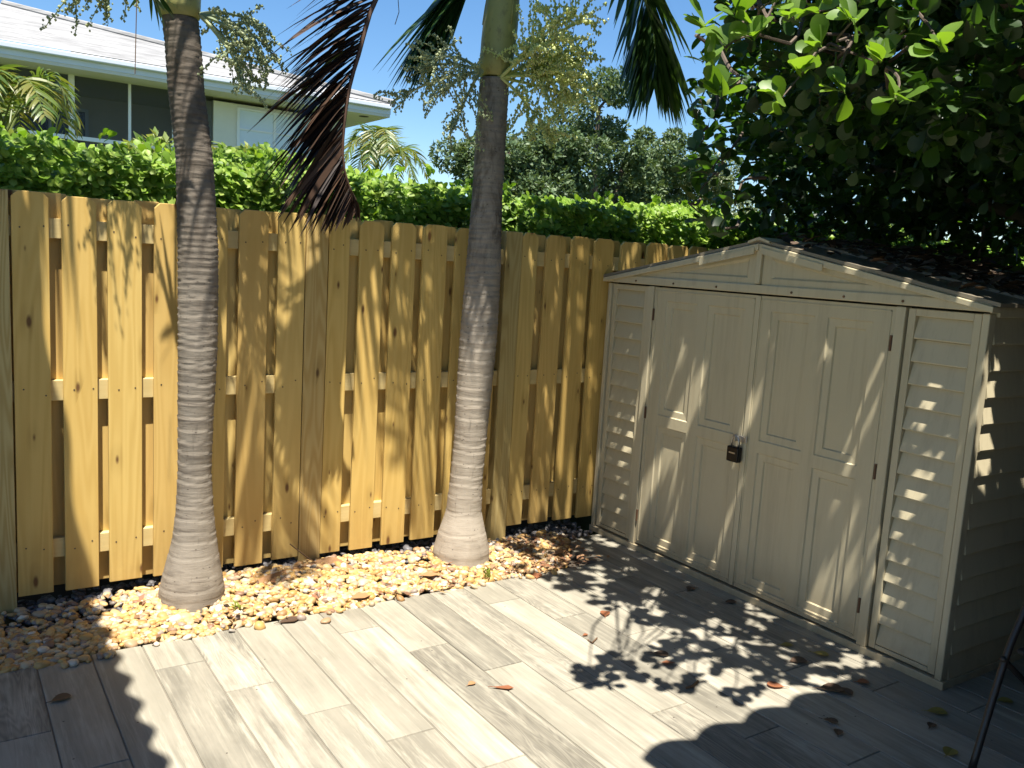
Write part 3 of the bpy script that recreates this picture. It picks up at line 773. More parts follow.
    for sgn in (1, -1):
        ytip = YC+sgn*1.20; yin = YC+sgn*.018
        g = MB(); xf = X0-.012
        A = [(yin, ze), (ytip, ze), (yin, zp-.006)]
        i0 = YC+sgn*.075
        I = [(i0, 1.700), (YC+sgn*.66, 1.700), (i0, 1.800)]
        J = [(i0+sgn*.018, 1.709), (YC+sgn*.56, 1.709), (i0+sgn*.018, 1.785)]
        vs = [(xf, y, z) for y, z in A]+[(xf, y, z) for y, z in I]+[(xf+.010, y, z) for y, z in J]+[(X0+.03, y, z) for y, z in A]
        fs = []
        for k in range(3):
            k2 = (k+1) % 3; fs += [(k, k2, 3+k2, 3+k), (3+k, 3+k2, 6+k2, 6+k), (k, 9+k, 9+k2, k2)]
        fs += [(6, 7, 8), (9, 11, 10)]
        g.add(vs, fs); g.build('gable_panel', V, t)
        # rake trim
        r = MB(); s = (zp-1.640)/1.22
        def rk(y): return 1.640+s*(1.22-abs(y-YC))
        ys = [YC+sgn*.002, YC+sgn*1.222]
        r.prism([(X0-.040, y, z) for y, z in ((ys[0], rk(ys[0])+.006), (ys[1], rk(ys[1])+.006), (ys[1], rk(ys[1])-.020), (ys[0], rk(ys[0])-.030))],
                [(X0+.03, y, z) for y, z in ((ys[0], rk(ys[0])+.006), (ys[1], rk(ys[1])+.006), (ys[1], rk(ys[1])-.020), (ys[0], rk(ys[0])-.030))])
        r.build('rake_trim', T, t, bevel=.004)
        r = MB(); y2 = YC+sgn*.40
        r.prism([(X0-.046, y, rk(y)-.012+dz) for y, dz in ((ys[0]+sgn*.02, .0), (y2, 0), (y2, -.032), (ys[0]+sgn*.02, -.032))],
                [(X0-.0415, y, rk(y)-.012+dz) for y, dz in ((ys[0]+sgn*.02, .0), (y2, 0), (y2, -.032), (ys[0]+sgn*.02, -.032))])
        r.build('trim_splice', T, t)
        # roof panel with ribs
        p = MB(); yo = YC+sgn*1.245
        def zr(y): return rk(y)+.010
        p.prism([(X0-.03, YC, zr(YC)), (X0-.03, yo, zr(yo)), (X0-.03, yo, zr(yo)+.016), (X0-.03, YC, zr(YC)+.016)],
                [(XB+.03, YC, zr(YC)), (XB+.03, yo, zr(yo)), (XB+.03, yo, zr(yo)+.016), (XB+.03, YC, zr(YC)+.016)])
        for xr in np.linspace(X0+.35, XB-.35, 4):
            p.prism([(xr-.02, YC+sgn*.06, zr(YC+sgn*.06)+.015), (xr-.02, yo, zr(yo)+.015), (xr-.02, yo, zr(yo)+.028), (xr-.02, YC+sgn*.06, zr(YC+sgn*.06)+.028)],
                    [(xr+.02, YC+sgn*.06, zr(YC+sgn*.06)+.015), (xr+.02, yo, zr(yo)+.015), (xr+.02, yo, zr(yo)+.028), (xr+.02, YC+sgn*.06, zr(YC+sgn*.06)+.028)])
        p.build('roof_panel', MAT['roof_vinyl'], t)
    m = MB(); m.prism([(X0-.045, YC-.07, 1.876), (X0-.045, YC, 1.895), (X0-.045, YC+.07, 1.876), (X0-.045, YC+.07, 1.888), (X0-.045, YC, 1.909), (X0-.045, YC-.07, 1.888)],
                      [(XB+.04, YC-.07, 1.876), (XB+.04, YC, 1.895), (XB+.04, YC+.07, 1.876), (XB+.04, YC+.07, 1.888), (XB+.04, YC, 1.909), (XB+.04, YC-.07, 1.888)])
    m.build('ridge_cap', T, t)
    m = MB(); m.box(X0-.030, X0-.005, YC-.016, YC+.016, 1.672, 1.845); m.build('gable_post', T, t, bevel=.004)
    for y in (-.30, -.62, -.95, -1.45, -1.75, -2.05): m = MB(); m.tube([(X0-.026, y, 1.640), (X0-.021, y, 1.640)], .006, 8); m.build('screw', MAT['rust'], t)
    # side walls: lapped siding
    for yw, sg in ((YR, -1), (YL, 1)):
        s = MB(); n = 14; zz = np.linspace(.036, 1.60, n+1)
        for za, zb in zip(zz[:-1], zz[1:]):
            P = [(yw+sg*.004, za), (yw+sg*.006, za+.006), (yw-sg*.014, zb+.001), (yw-sg*.03, zb+.001), (yw-sg*.03, za)]
            s.prism([(X0+.041, y, z) for y, z in P], [(XB, y, z) for y, z in P])
        s.build('side_wall', V, t)
        e = MB(); e.box(X0+.041, XB, yw+sg*.012, yw-sg*.03, 1.602, 1.646); e.build('eave_trim', T, t, bevel=.004)
    m = MB(); m.box(XB-.03, XB, YR+.03, YL-.03, .036, 1.66); m.build('back_wall', V, t)
    # hasp
    m = MB(); m.box(X0-.016, X0-.010, -1.255, -1.165, .835, .868); m.box(X0-.045, X0-.016, -1.202, -1.190, .838, .866)
    m.tube([(X0-.018, -1.246, .851), (X0-.0105, -1.246, .851)], .008, 8); m.build('hasp', MAT['steel'], t, bevel=.002)
build_shed()
def build_lock():
    c = np.array([X0-.034, -1.196, .768])
    t = thing('padlock', 'black padlock hanging from the hasp between the shed doors', 'padlock', c+np.array([0, 0, -.042]))
    m = MB(); m.box(c[0]-.017, c[0]+.017, c[1]-.040, c[1]+.040, c[2]-.042, c[2]+.042); m.build('body', MAT['black_plastic'], t, bevel=.007)
    pts = [(c[0], c[1]-.024, c[2]+.04), (c[0], c[1]-.024, c[2]+.075), (c[0], c[1]-.017, c[2]+.091), (c[0], c[1], c[2]+.098), (c[0], c[1]+.017, c[2]+.091), (c[0], c[1]+.024, c[2]+.075), (c[0], c[1]+.024, c[2]+.04)]
    m = MB(); m.tube(pts, .0055, 10); m.build('shackle', MAT['steel'], t, smooth=True)
    m = MB(); m.box(c[0]-.0185, c[0]-.0172, c[1]-.020, c[1]+.022, c[2]+.004, c[2]+.011); m.build('maker_plate', MAT['steel'], t)
build_lock()

# ------------------------------------------------------------------ round leaved tree over the shed
def build_clusia():
    base = np.array([4.55, -2.95, -.05])
    t = thing('clusia_tree', 'dark spreading tree with thick round leaves overhanging the shed', 'tree', base)
    E = [((2.95, -1.90, 3.0), (1.58, 1.0, .88), 5), ((1.85, -1.55, 3.48), (.80, .80, .38), 1.5), ((2.05, -2.38, 2.85), (.88, .68, .62), 1.9), ((3.85, -1.0, 2.95), (1.4, 1.2, .90), 4), ((3.5, -3.0, 2.9), (1.5, .8, .8), 2.6),
         ((4.7, -2.0, 2.7), (1.3, 1.6, 1.1), 4), ((3.7, -.6, 2.5), (1.1, .8, .6), 2), ((5.2, -.2, 2.7), (1.3, 1.1, .9), 2), ((5.8, -1.6, 2.0), (1.0, 1.5, 1.2), 2.5), ((3.6, -2.0, 3.95), (1.5, 1.1, .35), 2.0), ((4.6, -1.2, 3.9), (1.6, 1.4, .35), 1.8), ((4.7, -.6, 2.45), (1.5, .9, .55), 2.0), ((2.25, -1.85, 3.35), (.95, .85, .45), 1.7)]  # the thin top layers, out of view, are added to shade the crown
    n = 6000
    C, d = in_ellipsoids(E, n, .15)
    # keep leaves clear of the shed roof
    keep = ~((C[:, 0] > 2.2) & (C[:, 0] < 4.1) & (C[:, 1] > -2.5) & (C[:, 1] < .05) & (C[:, 2] < 1.72+.21*(1.2-np.abs(C[:, 1]+1.23))+.12))
    C, d = C[keep], d[keep]
    P, D, N, L = rosettes(C, d, 6, (.060, .100), .85, .1, pj=.055)
    # gaps cut through the crown along the sunlight, shaped to throw dapples
    r2 = np.random.default_rng(4); gaps = []
    for k, (u0, u1, v0, v1, a0, a1) in ((20, (2.33, 2.58, -2.35, .45, .024, .046)), (12, (2.4, 4.0, -2.22, -2.0, .028, .05)), (24, (1.5, 2.4, -2.2, -.3, .02, .05)), (10, (2.6, 4.4, -2.6, .2, .02, .05))):
        for _ in range(k): gaps.append((r2.uniform(u0, u1), r2.uniform(v0, v1), r2.uniform(a0, a1)))
    M_ = P + D/np.linalg.norm(D, axis=1, keepdims=True)*L[:, None]*.55
    u = M_[:, 0]+.136*M_[:, 2]; v = M_[:, 1]+.28*M_[:, 2]; ok = np.ones(len(P), bool)
    for gu, gv, gr in gaps: ok &= (u-gu)**2+(v-gv)**2 > (gr+.018)**2
    P, D, N, L = P[ok], D[ok], N[ok], L[ok]
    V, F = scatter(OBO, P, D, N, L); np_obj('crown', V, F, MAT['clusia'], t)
    # pale young growth on a branch that reaches out into the sun, and loose twigs at the crown's edge
    def along(px, py, t): return CAM+(FWD+RGT*(px-512)/FPX-UPV*(py-384)/FPX)*t
    C2 = np.array([along(x, y, 2.52+.36*random.random()) for x, y in ((702, 62), (738, 14), (757, 38), (792, 18), (818, 48), (852, 22), (878, 62), (726, 48), (704, 28), (842, 92), (770, 2), (802, 74), (722, 92), (860, 2), (905, 30), (820, 10), (745, -15), (700, -10), (940, 50), (895, 100), (780, 100))])
    d2 = np.array([(-.5, -.3, .5)]*len(C2))
    C3 = np.array([along(x, y, 3.35+.5*random.random()) for x, y in ((698, 148), (708, 176), (694, 197), (706, 218), (724, 160), (716, 120), (735, 205), (700, 100), (722, 235), (690, 170))])
    P, D, N, L = rosettes(C3, np.array([(-.6, -.2, .2)]*len(C3)), 6, (.06, .09), .8, .2)
    V, F = scatter(OBO, P, D, N, L); np_obj('edge_leaves', V, F, MAT['clusia'], t)
    m = MB()
    for i_, c in enumerate(list(C2)+list(C3)):
        k_ = 1.0 if i_ < len(C2) else .5
        q = c+np.array([.42, .30, .20])*k_+rng.normal(size=3)*.08*k_; h_ = q+np.array([.35, .25, .14])*k_+rng.normal(size=3)*.10*k_
        m.tube(spline([h_, q, (q+c)/2+rng.normal(size=3)*.035, c], 9), list(np.linspace(.008, .0025, 9)), 5)
    m.build('branch', MAT['bark'], t)
    P, D, N, L = rosettes(C2, d2, 7, (.062, .095), .8, .25, (-.1, -.5, .8), .6, 0, .015)
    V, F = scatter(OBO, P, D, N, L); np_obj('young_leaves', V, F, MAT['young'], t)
    m = MB()
    m.tube([base, base+np.array([-.05, .05, .8]), base+np.array([-.2, .2, 1.6]), base+np.array([-.4, .5, 2.4])], [.11, .09, .075, .05], 10)
    for c, r, w in E:
        c = np.array(c); s = base+np.array([-.15, .15, 1.4]); mid = (s+c)/2+np.array([0, 0, .18])
        m.tube(spline([s, mid, c, c+np.array([-.35*r[0], .2, .15])], 12), list(np.linspace(.05, .008, 12)), 7)
    for i in range(120):
        k = rng.integers(len(C)); p = C[k]; c = np.array(E[rng.integers(len(E))][0]); q = p+(c-p)/np.linalg.norm(c-p)*.5
        m.tube([q, (p+q)/2+rng.normal(size=3)*.04, p], [.009, .007, .004], 5)
    m.build('trunk', MAT['bark'], t, smooth=True)
build_clusia()

# ------------------------------------------------------------------ leaf litter on the shed roof
n = 650
y = rng.uniform(-2.42, -1.0, n); x = rng.uniform(X0-.02, 3.95, n)
keep = rng.random(n) < np.clip((x-X0)*1.2+.25, 0, 1); x, y = x[keep], y[keep]; n = len(x)
z = 1.672+(.232/1.22)*(1.22-np.abs(y-YC))+.012+rng.random(n)*.03
a = rng.uniform(0, 6.283, n); D = np.stack([np.cos(a), np.sin(a), rng.normal(size=n)*.25], 1); N = np.array([0, 0, 1.])+unit(n)*.4
V, F = scatter(OBO_L, np.stack([x, y, z], 1), D, N, rng.uniform(.05, .09, n))
tag(np_obj('leaf_litter', V, F, MAT['litter']), 'dry brown leaf litter lying on the shed roof', 'leaf litter', kind='stuff')

# ------------------------------------------------------------------ fallen leaves on the patio
def fallen(name, px, py, L, mat, label, ang=None, tpl=OBO, cat='leaf', group='fallen leaves on the patio', z=None, lift=.004):
    p = gnd(px, py); a = random.uniform(0, 6.28) if ang is None else ang
    zb = 0.002 if z is None else z
    tv, tf = tpl; tv = tv.copy(); tv[:, 0] -= .5; tv[:, 2] = np.abs(tv[:, 1])*.18 + .08*(tv[:, 0])**2
    ca, sa = math.cos(a), math.sin(a)
    V = np.stack([p[0]+L*(tv[:, 0]*ca-tv[:, 1]*sa), p[1]+L*(tv[:, 0]*sa+tv[:, 1]*ca), zb+lift+L*tv[:, 2]], 1)
    m = MB(); m.add(V, [tuple(f) for f in tf])
    s = V[1]; dv = np.array([ca, sa, 0]); m.tube([s, s-dv*L*.12+np.array([0, 0, .002]), s-dv*L*.22], [.0016, .0013, .001], 5)
    o = m.build(name, MAT[mat], loc=(p[0], p[1], zb))
    return tag(o, label, cat, group)
fl = 'fallen_leaf'
fallen(fl, 605, 615, .070, 'brown_leaf', 'rusty red brown leaf nearest the leaf shade, below the gravel corner', .9)
fallen(fl, 503, 689, .085, 'brown_leaf', 'long thin red brown leaf beside a tan scrap in the sunny middle', -.55, leaf_tpl([(0, .1), (.4, .6), (.75, 1), (1, .1)], .2, .2, .1))
fallen(fl, 471, 685, .040, 'husk', 'small tan curled scrap beside the long red brown leaf', .3)
fallen(fl, 668, 664, .065, 'brown_leaf', 'orange brown oval leaf at the edge of the tree shade', -.5, OVAL)
fallen(fl, 585, 636, .030, 'brown_leaf', 'tiny dark red leaf scrap beside a small twig on sunny planks', .2)
fallen(fl, 660, 655, .075, 'dark_leaf', 'dark curled leaf just above the orange brown oval leaf', -.7)
fallen(fl, 776, 687, .075, 'brown_leaf', 'round red brown leaf in a sunlit patch among tree shade', 2.3)
fallen(fl, 60, 700, .075, 'dark_leaf', 'dark leaf alone in the shade at the left end of the patio', .35)
fallen(fl, 786, 646, .060, 'yellow_leaf', 'small yellow green leaf in tree shade before the right shed door', -.4)
fallen(fl, 820, 655, .075, 'yellow_leaf', 'larger yellow green leaf in tree shade before the right shed door', -.9)
fallen(fl, 690, 590, .07, 'dark_leaf', 'blackish leaf in tree shade before the left shed door', .5)
fallen(fl, 797, 662, .09, 'dark_leaf', 'wide dark leaf lying just below the two yellow green leaves', -.3)
fallen(fl, 830, 690, .11, 'dark_leaf', 'long dark leaf right of the round red brown leaf', -.5)
fallen(fl, 842, 692, .09, 'dark_leaf', 'dark leaf standing crosswise at the right of the long dark leaf', -1.4)
fallen(fl, 862, 683, .06, 'brown_leaf', 'reddish leaf close to the foot of the right louvred panel', -.4)
fallen(fl, 936, 713, .085, 'yellow_leaf', 'dull yellow leaf on dark patio just below the shed corner', -.6)
fallen(fl, 931, 727, .05, 'dark_leaf', 'small dark leaf below the dull yellow leaf near the shed corner', .3)
fallen(fl, 949, 754, .075, 'yellow_leaf', 'ochre leaf on dark patio nearest the bottom edge', .2)
fallen(fl, 1004, 702, .07, 'yellow_leaf', 'ochre leaf on dark patio right of the chair leg', -.5)
fallen(fl, 830, 722, .06, 'dark_leaf', 'slim dark leaf in deep shade below the sunlit patches', -.9)
fallen(fl, 838, 734, .05, 'dark_leaf', 'crumpled dark leaf in deep shade, lowest of the two below the sunlit patches', .6)
fallen(fl, 537, 577, .08, 'brown_leaf', 'red brown leaf on the patio edge at the right part of the gravel', .9)
fallen(fl, 730, 603, .07, 'dark_leaf', 'dark leaf lying close under the left shed door', -.3)
fallen(fl, 643, 548, .08, 'dark_leaf', 'dark brown leaf at the foot of the left louvred panel', .5)
fallen('palm_husk', 292, 621, .13, 'dark_leaf', 'dark red husk piece on the edge between gravel and patio', .15, OVAL, 'husk', 'husks on the gravel')
fallen('palm_husk', 430, 582, .13, 'husk', 'reddish husk piece on gravel left of the pale palm foot', -.25, OVAL, 'husk', 'husks on the gravel', .035)
fallen('palm_husk', 560, 558, .12, 'husk', 'reddish husk piece on gravel right of the pale palm foot', .3, OVAL, 'husk', 'husks on the gravel', .035)
fallen('palm_husk', 362, 601, .14, 'husk', 'brown husk piece on the gravel edge between the two palms', .1, OVAL, 'husk', 'husks on the gravel', .02)
def husk_strip():
    ps = [gnd(x, y, .05) for x, y in ((258, 585), (275, 580), (292, 571), (315, 566), (335, 564), (353, 571))]
    R = spline(ps, 16); m = MB(); vs = []
    for i, p in enumerate(R):
        w = .012+.020*math.sin(math.pi*min(1, i/15*1.0+.08)); T = R[min(i+1, 15)]-R[max(i-1, 0)]; sd = np.array([-T[1], T[0], 0]); sd /= np.linalg.norm(sd)
        h = .010+.012*math.sin(i*.7)
        vs += [p-sd*w+np.array([0, 0, h*.2]), p+np.array([0, 0, h+.014]), p+sd*w+np.array([0, 0, h*.2])]
    fs = []
    for i in range(15): a = 3*i; fs += [(a, a+1, a+4, a+3), (a+1, a+2, a+5, a+4)]
    m.add(vs, fs); o = m.build('palm_husk', MAT['husk'], loc=R[0])
    so = o.modifiers.new('thick', 'SOLIDIFY'); so.thickness = .004
    tag(o, 'long curled brown palm husk strip lying on sunny gravel', 'husk', 'husks on the gravel')
husk_strip()
def twig(pts, r, label):
    m = MB(); m.tube(pts, r, 6); tag(m.build('twig', MAT['twig'], loc=tuple(pts[0])), label, 'twig', 'loose twigs')
twig([at(315, 563, -.03), at(303, 554, -.03), at(290, 544, -.02)], .0035, 'thin bent twig sticking up from gravel against the fence')
twig([gnd(588, 640, .004), gnd(592, 643, .006), gnd(597, 638, .004)], .004, 'small twig on sunny planks beside a tiny red leaf scrap')
twig([gnd(686, 688, .004), gnd(692, 686, .008), gnd(698, 681, .004)], .005, 'small dark twig on planks below the orange brown leaf')
def weed(px, py, h, label, z=.02):
    p = gnd(px, py, z); m = MB()
    for i in range(9):
        a = random.uniform(0, 6.28); d = np.array([math.cos(a)*.4, math.sin(a)*.4, 1]); L = h*random.uniform(.6, 1.1); w = np.array([-math.sin(a), math.cos(a), 0])*.006
        q = p+rng.normal(size=3)*.012*np.array([1, 1, 0])
        m.add([q-w*.5, q+w*.5, q+d*L*.6+w, q+d*L*.6-w, q+d*L+np.array([math.cos(a), math.sin(a), -.3])*.015], [(0, 1, 2, 3), (3, 2, 4)])
    tag(m.build('weed', MAT['weed'], loc=tuple(p)), label, 'weed', 'weeds in the gravel')
weed(238, 612, .06, 'thin green weed beside the dark palm foot')
weed(488, 577, .07, 'yellow green weed at the foot of the pale palm')

# ------------------------------------------------------------------ chair at the right edge
def build_chair():
    P0 = gnd(971, 772); P1 = CAM+(FWD+RGT*(1005-512)/FPX-UPV*(660-384)/FPX)*3.15; P2 = CAM+(FWD+RGT*(1025-512)/FPX-UPV*(610-384)/FPX)*3.16
    P3 = P2+(P2-P1)*2.0; dy = np.array([0, -.52, 0])
    t = thing('patio_chair', 'dark metal folding patio chair cut off by the right edge', 'chair', (P0[0], P0[1]-.26, 0))
    rear = np.array([P1[0]+.55, P1[1], .012])
    for o_ in (0, 1):
        m = MB(); m.tube(spline([P0, P1, P2, P3], 16), .013, 12); m.v = [tuple(np.array(v)+dy*o_) for v in m.v]; m.build('front_leg', MAT['dark_metal'], t, smooth=True)
        m = MB(); m.tube([P1+np.array([-.02, 0, .01]), rear], .011, 10); m.v = [tuple(np.array(v)+dy*o_) for v in m.v]; m.build('rear_leg', MAT['dark_metal'], t, smooth=True)
        m = MB(); m.tube(spline([P2+np.array([.02, 0, .09]), P2+np.array([.25, 0, .11]), P2+np.array([.5, 0, .09])], 8), .014, 10); m.v = [tuple(np.array(v)+dy*o_) for v in m.v]; m.build('armrest', MAT['dark_metal'], t, smooth=True)
    m = MB(); m.box(P1[0]+.03, P1[0]+.50, P1[1]-.02, P1[1]-.50, .42, .435); m.build('seat', MAT['sling'], t, bevel=.004)
    m = MB(); q = P3+np.array([-.03, 0, -.05])
    m.prism([P2+np.array([.03, -.02, .02]), P2+np.array([.042, -.02, .02]), q+np.array([.03, -.02, 0]), q+np.array([.018, -.02, 0])], [v+np.array([0, -.48, 0]) for v in (P2+np.array([.03, -.02, .02]), P2+np.array([.042, -.02, .02]), q+np.array([.03, -.02, 0]), q+np.array([.018, -.02, 0]))])
    m.build('backrest', MAT['sling'], t)
build_chair()

# ------------------------------------------------------------------ neighbouring building beyond the hedge
def build_house():
    t = thing('apartment_building', 'white neighbouring building with screened porch and pale hipped tile roof', 'building', (2, 16.2, 0))
    CX, EY, EZ = 8.06, 15.35, 5.0; XL = -14
    WY = 16.2
    m = MB(); m.box(4.15, 7.2, WY, WY+8, -.06, 4.86); m.box(XL, 4.15, WY, WY+.18, -.06, 3.45); m.box(XL, 4.15, WY+2.6, WY+2.8, 3.45, 4.9); m.box(4.0, 4.15, WY+.2, WY+2.6, 3.4, 4.86)
    m.build('wall', MAT['cream'], t)
    m = MB(); m.box(XL, CX, EY, EY+.05, EZ+.005, EZ+.24); m.box(CX-.05, CX, EY+.05, EY+8, EZ+.005, EZ+.24)
    m.build('fascia', MAT['fascia'], t)
    m = MB(); m.box(XL, CX-.02, EY-.10, EY-.001, EZ+.115, EZ+.225); m.build('gutter', MAT['fascia'], t, bevel=.02)
    m = MB(); m.box(XL, CX-.01, EY+.01, EY+8, EZ-.06, EZ+.004); m.build('soffit', MAT['soffit'], t)
    m = MB(); m.tube([(7.55, 15.75, EZ-.064), (7.55, 15.75, EZ-.061)], .12, 14); m.build('soffit_vent', MAT['seam'], t)
    R = 7.6; z0 = EZ+.245; z1 = z0+.30*R; e = .06
    m = MB(); m.add([(XL, EY-e, z0), (CX+e, EY-e, z0), (CX-R, EY+R, z1), (XL, EY+R, z1), (CX+e, EY+2*R, z0)], [(0, 1, 2, 3), (1, 4, 2)])
    rf = m.build('roof', MAT['white_roof'], t)
    m = MB()
    hp = spline([(CX+e, EY-e, z0+.02), (CX-R/2, EY+R/2, (z0+z1)/2+.02), (CX-R, EY+R, z1+.02), ], 40); m.tube(hp[::2], .09, 8); m.tube([(CX-R, EY+R, z1+.02), (XL, EY+R, z1+.02)], .09, 8)
    m.build('ridge_tiles', MAT['white_roof'], rf)
    # porch: posts, rail, screens, room behind
    for x in (-2.4, 1.30):
        m = MB(); m.box(x-.055, x+.055, WY-.04, WY+.06, 3.45, 4.94); m.build('porch_post', MAT['white_paint'], t)
    for x in (-.6, 2.41, -4.2, 3.3):
        m = MB(); m.box(x-.028, x+.028, WY-.01, WY+.05, 3.45, 4.94); m.build('screen_post', MAT['white_paint'], t)
    m = MB(); m.box(XL, 4.15, WY-.045, WY+.055, 3.66, 3.74); m.build('porch_rail', MAT['white_paint'], t)
    for a, b in ((-6, -4.23), (-4.17, -2.46), (-2.34, -.63), (-.57, 1.24), (1.36, 2.38), (2.44, 3.27), (3.33, 4.14)):
        m = MB(); m.add([(a, WY+.02, 3.45), (b, WY+.02, 3.45), (b, WY+.02, 4.94), (a, WY+.02, 4.94)], [(0, 1, 2, 3)]); m.build('screen', MAT['screen'], t)
    m = MB(); m.box(.45, 1.9, WY+2.56, WY+2.59, 3.3, 4.55); d = m.build('sliding_door', MAT['glass_dark'], t)
    m = MB(); m.box(.38, .45, WY+2.53, WY+2.59, 3.3, 4.62); m.box(1.9, 1.97, WY+2.53, WY+2.59, 3.3, 4.62); m.box(.45, 1.9, WY+2.53, WY+2.59, 4.55, 4.62); m.box(1.14, 1.2, WY+2.53, WY+2.555, 3.3, 4.55); m.build('frame', MAT['blue_white'], d)
    # window right of the porch, its pale blue panes flat colour
    m = MB(); 
    m.box(4.72, 6.35, WY-.020, WY-.006, 3.9, 4.74)
    w = m.build('window', MAT['blue_white'], t)
    m = MB(); m.box(4.66, 4.72, WY-.06, WY-.004, 3.86, 4.78); m.box(6.35, 6.41, WY-.06, WY-.004, 3.86, 4.78); m.box(4.72, 6.35, WY-.06, WY-.004, 4.74, 4.78); m.box(5.5, 5.55, WY-.06, WY-.021, 3.86, 4.74); m.box(4.72, 5.5, WY-.045, WY-.021, 4.30, 4.335); m.box(5.55, 6.35, WY-.045, WY-.021, 4.30, 4.335); m.build('frame', MAT['white_paint'], w)
build_house()
def far_house():
    t = thing('far_house', 'small brown house with white eave glimpsed beyond the hedge', 'house', (13, 32, 0))
    m = MB(); m.box(9, 15.6, 32.2, 38, -.06, 4.1); m.build('wall', MAT['tan_wall'], t)
    m = MB(); m.add([(8.6, 31.8, 4.28), (16.1, 31.8, 4.28), (16.1, 38.4, 4.28), (8.6, 38.4, 4.28), (11.5, 35, 5.2), (13.2, 35, 5.2), (8.6, 31.8, 4.08), (16.1, 31.8, 4.08), (16.1, 38.4, 4.08), (8.6, 38.4, 4.08)],
                    [(0, 1, 5, 4), (1, 2, 5), (2, 3, 4, 5), (3, 0, 4), (0, 6, 7, 1), (1, 7, 8, 2), (2, 8, 9, 3), (3, 9, 6, 0), (6, 9, 8, 7)]); m.build('roof', MAT['white_paint'], t)
far_house()

# ------------------------------------------------------------------ planting between the hedge and the building
def areca(base, h, nf, reach, label, spread=(0, 360), L=.30, seed=0, clump=3):
    random.seed(seed); b = np.array(base, float)
    t = thing('areca_palm', label, 'palm tree', b, 'small palms beyond the hedge')
    m = MB()
    for k in range(clump):
        o = np.array([random.uniform(-.12, .12), random.uniform(-.12, .12), 0])
        m.tube([b+o, b+o*1.5+np.array([0, 0, h*.5]), b+o*1.6+np.array([0, 0, h])], [.035, .03, .022], 7)
    m.build('stems', MAT['rachis'], t)
    for i in range(nf):
        az = math.radians(random.uniform(*spread) if nf < 4 else spread[0]+(spread[1]-spread[0])*(i+random.random()*.5)/nf)
        frond(t, arch(b+np.array([random.uniform(-.05, .05), random.uniform(-.05, .05), h-.05]), az, reach*random.uniform(.5, .9), reach*random.uniform(.6, 1.0), reach*random.uniform(.5, 1.0)), [MAT['rachis'], MAT['areca']], 34, L, .030, .2, None, .8, .010)
areca((-.66, 4.6, -.06), 2.62, 10, .75, 'yellow green feathery palm in front of the porch at far left', seed=2)
areca((1.28, 4.6, -.06), 2.45, 7, .50, 'small pale feathery palm half hidden behind the dark palm trunk', seed=5)
areca((4.9, 9, -.06), 3.15, 10, .85, 'slim feathery palm standing against the sky right of the white building', seed=8, L=.36, clump=1)
areca((5.6, 7.5, -.06), 2.35, 8, .5, 'low dark feathery palm tips just above the hedge right of the building corner', seed=9, L=.3)
random.seed(5)
def shrub(label, base, blobs, n, Lr, mat, cat='shrub'):
    blob_tree('shrub', label, cat, base, blobs, n, Lr, MAT[mat], group='shrubs beyond the hedge', trunk_r=.03, shell=.3)
shrub('pale yellow green shrub above the hedge at the far left', (-.75, 3, -.06), [((-.9, 3, 2.05), (.45, .4, .36), 2), ((-.55, 3.1, 1.98), (.35, .3, .30), 1)], 2600, (.05, .09), 'shrub')
shrub('orange leaved shrub peeping over at the far left edge', (-.95, 3.6, -.06), [((-.92, 3.6, 2.42), (.14, .14, .10), 1)], 220, (.05, .09), 'croton')
shrub('light green shrub beside the dark palm trunk below the porch rail', (.2, 3, -.06), [((.25, 3, 2.15), (.28, .28, .36), 1)], 900, (.06, .10), 'shrub')
shrub('bushy yellow green shrub below the window', (1.15, 3, -.06), [((1.0, 3, 2.12), (.34, .3, .40), 1), ((1.35, 3.1, 2.05), (.38, .3, .36), 1)], 2600, (.05, .09), 'shrub')
shrub('round green shrub behind the hanging dry frond', (2.0, 3.2, -.06), [((2.0, 3.2, 2.0), (.5, .3, .36), 1), ((2.6, 3.2, 2.0), (.5, .3, .32), 1)], 2400, (.05, .09), 'shrub')
OAK = 'trees beyond the hedge'
blob_tree('oak_tree', 'tallest dense dark green tree against the sky beyond the hedge', 'tree', (13.4, 14, -.06), [((13.3, 14, 5.75), (.8, .9, .75), 3), ((12.3, 14, 4.6), (1.5, 1.2, 1.0), 3), ((14.3, 14, 4.5), (1.4, 1.2, .9), 3), ((13.2, 14, 3.8), (2.0, 1.4, .9), 3)], 26000, (.09, .15), MAT['oak'], group=OAK, lobes=46, lobe_r=.50)
blob_tree('oak_tree', 'lower bushy green tree beside the pale palm trunk beyond the hedge', 'tree', (10.4, 13.5, -.06), [((10.2, 13.5, 4.15), (.8, 1.0, .7), 3), ((9.5, 13.5, 3.7), (.9, .9, .7), 2), ((11.3, 13.5, 3.9), (1.0, 1.0, .8), 2), ((10.3, 13.5, 3.4), (1.5, 1.0, .7), 2)], 20000, (.09, .15), MAT['oak'], group=OAK, lobes=38, lobe_r=.46)
blob_tree('oak_tree', 'green tree crown half hidden behind the hanging green frond', 'tree', (16, 14.5, -.06), [((15.9, 14.5, 4.9), (.9, 1.0, .7), 2), ((16.3, 14.5, 4.1), (1.3, 1.0, .9), 2), ((15.2, 14.5, 3.8), (1.2, 1, .8), 2)], 16000, (.09, .15), MAT['oak'], group=OAK, lobes=32, lobe_r=.45)
blob_tree('pale_tree', 'pale grey green tree beyond the hedge left of the dark leaves', 'tree', (18, 14.5, -.06), [((17.9, 14.5, 4.3), (1.0, 1.0, .7), 2), ((18.4, 14.5, 3.7), (1.4, 1.0, .8), 2)], 12000, (.08, .12), MAT['pale_tree'], group=OAK, lobes=22, lobe_r=.42)
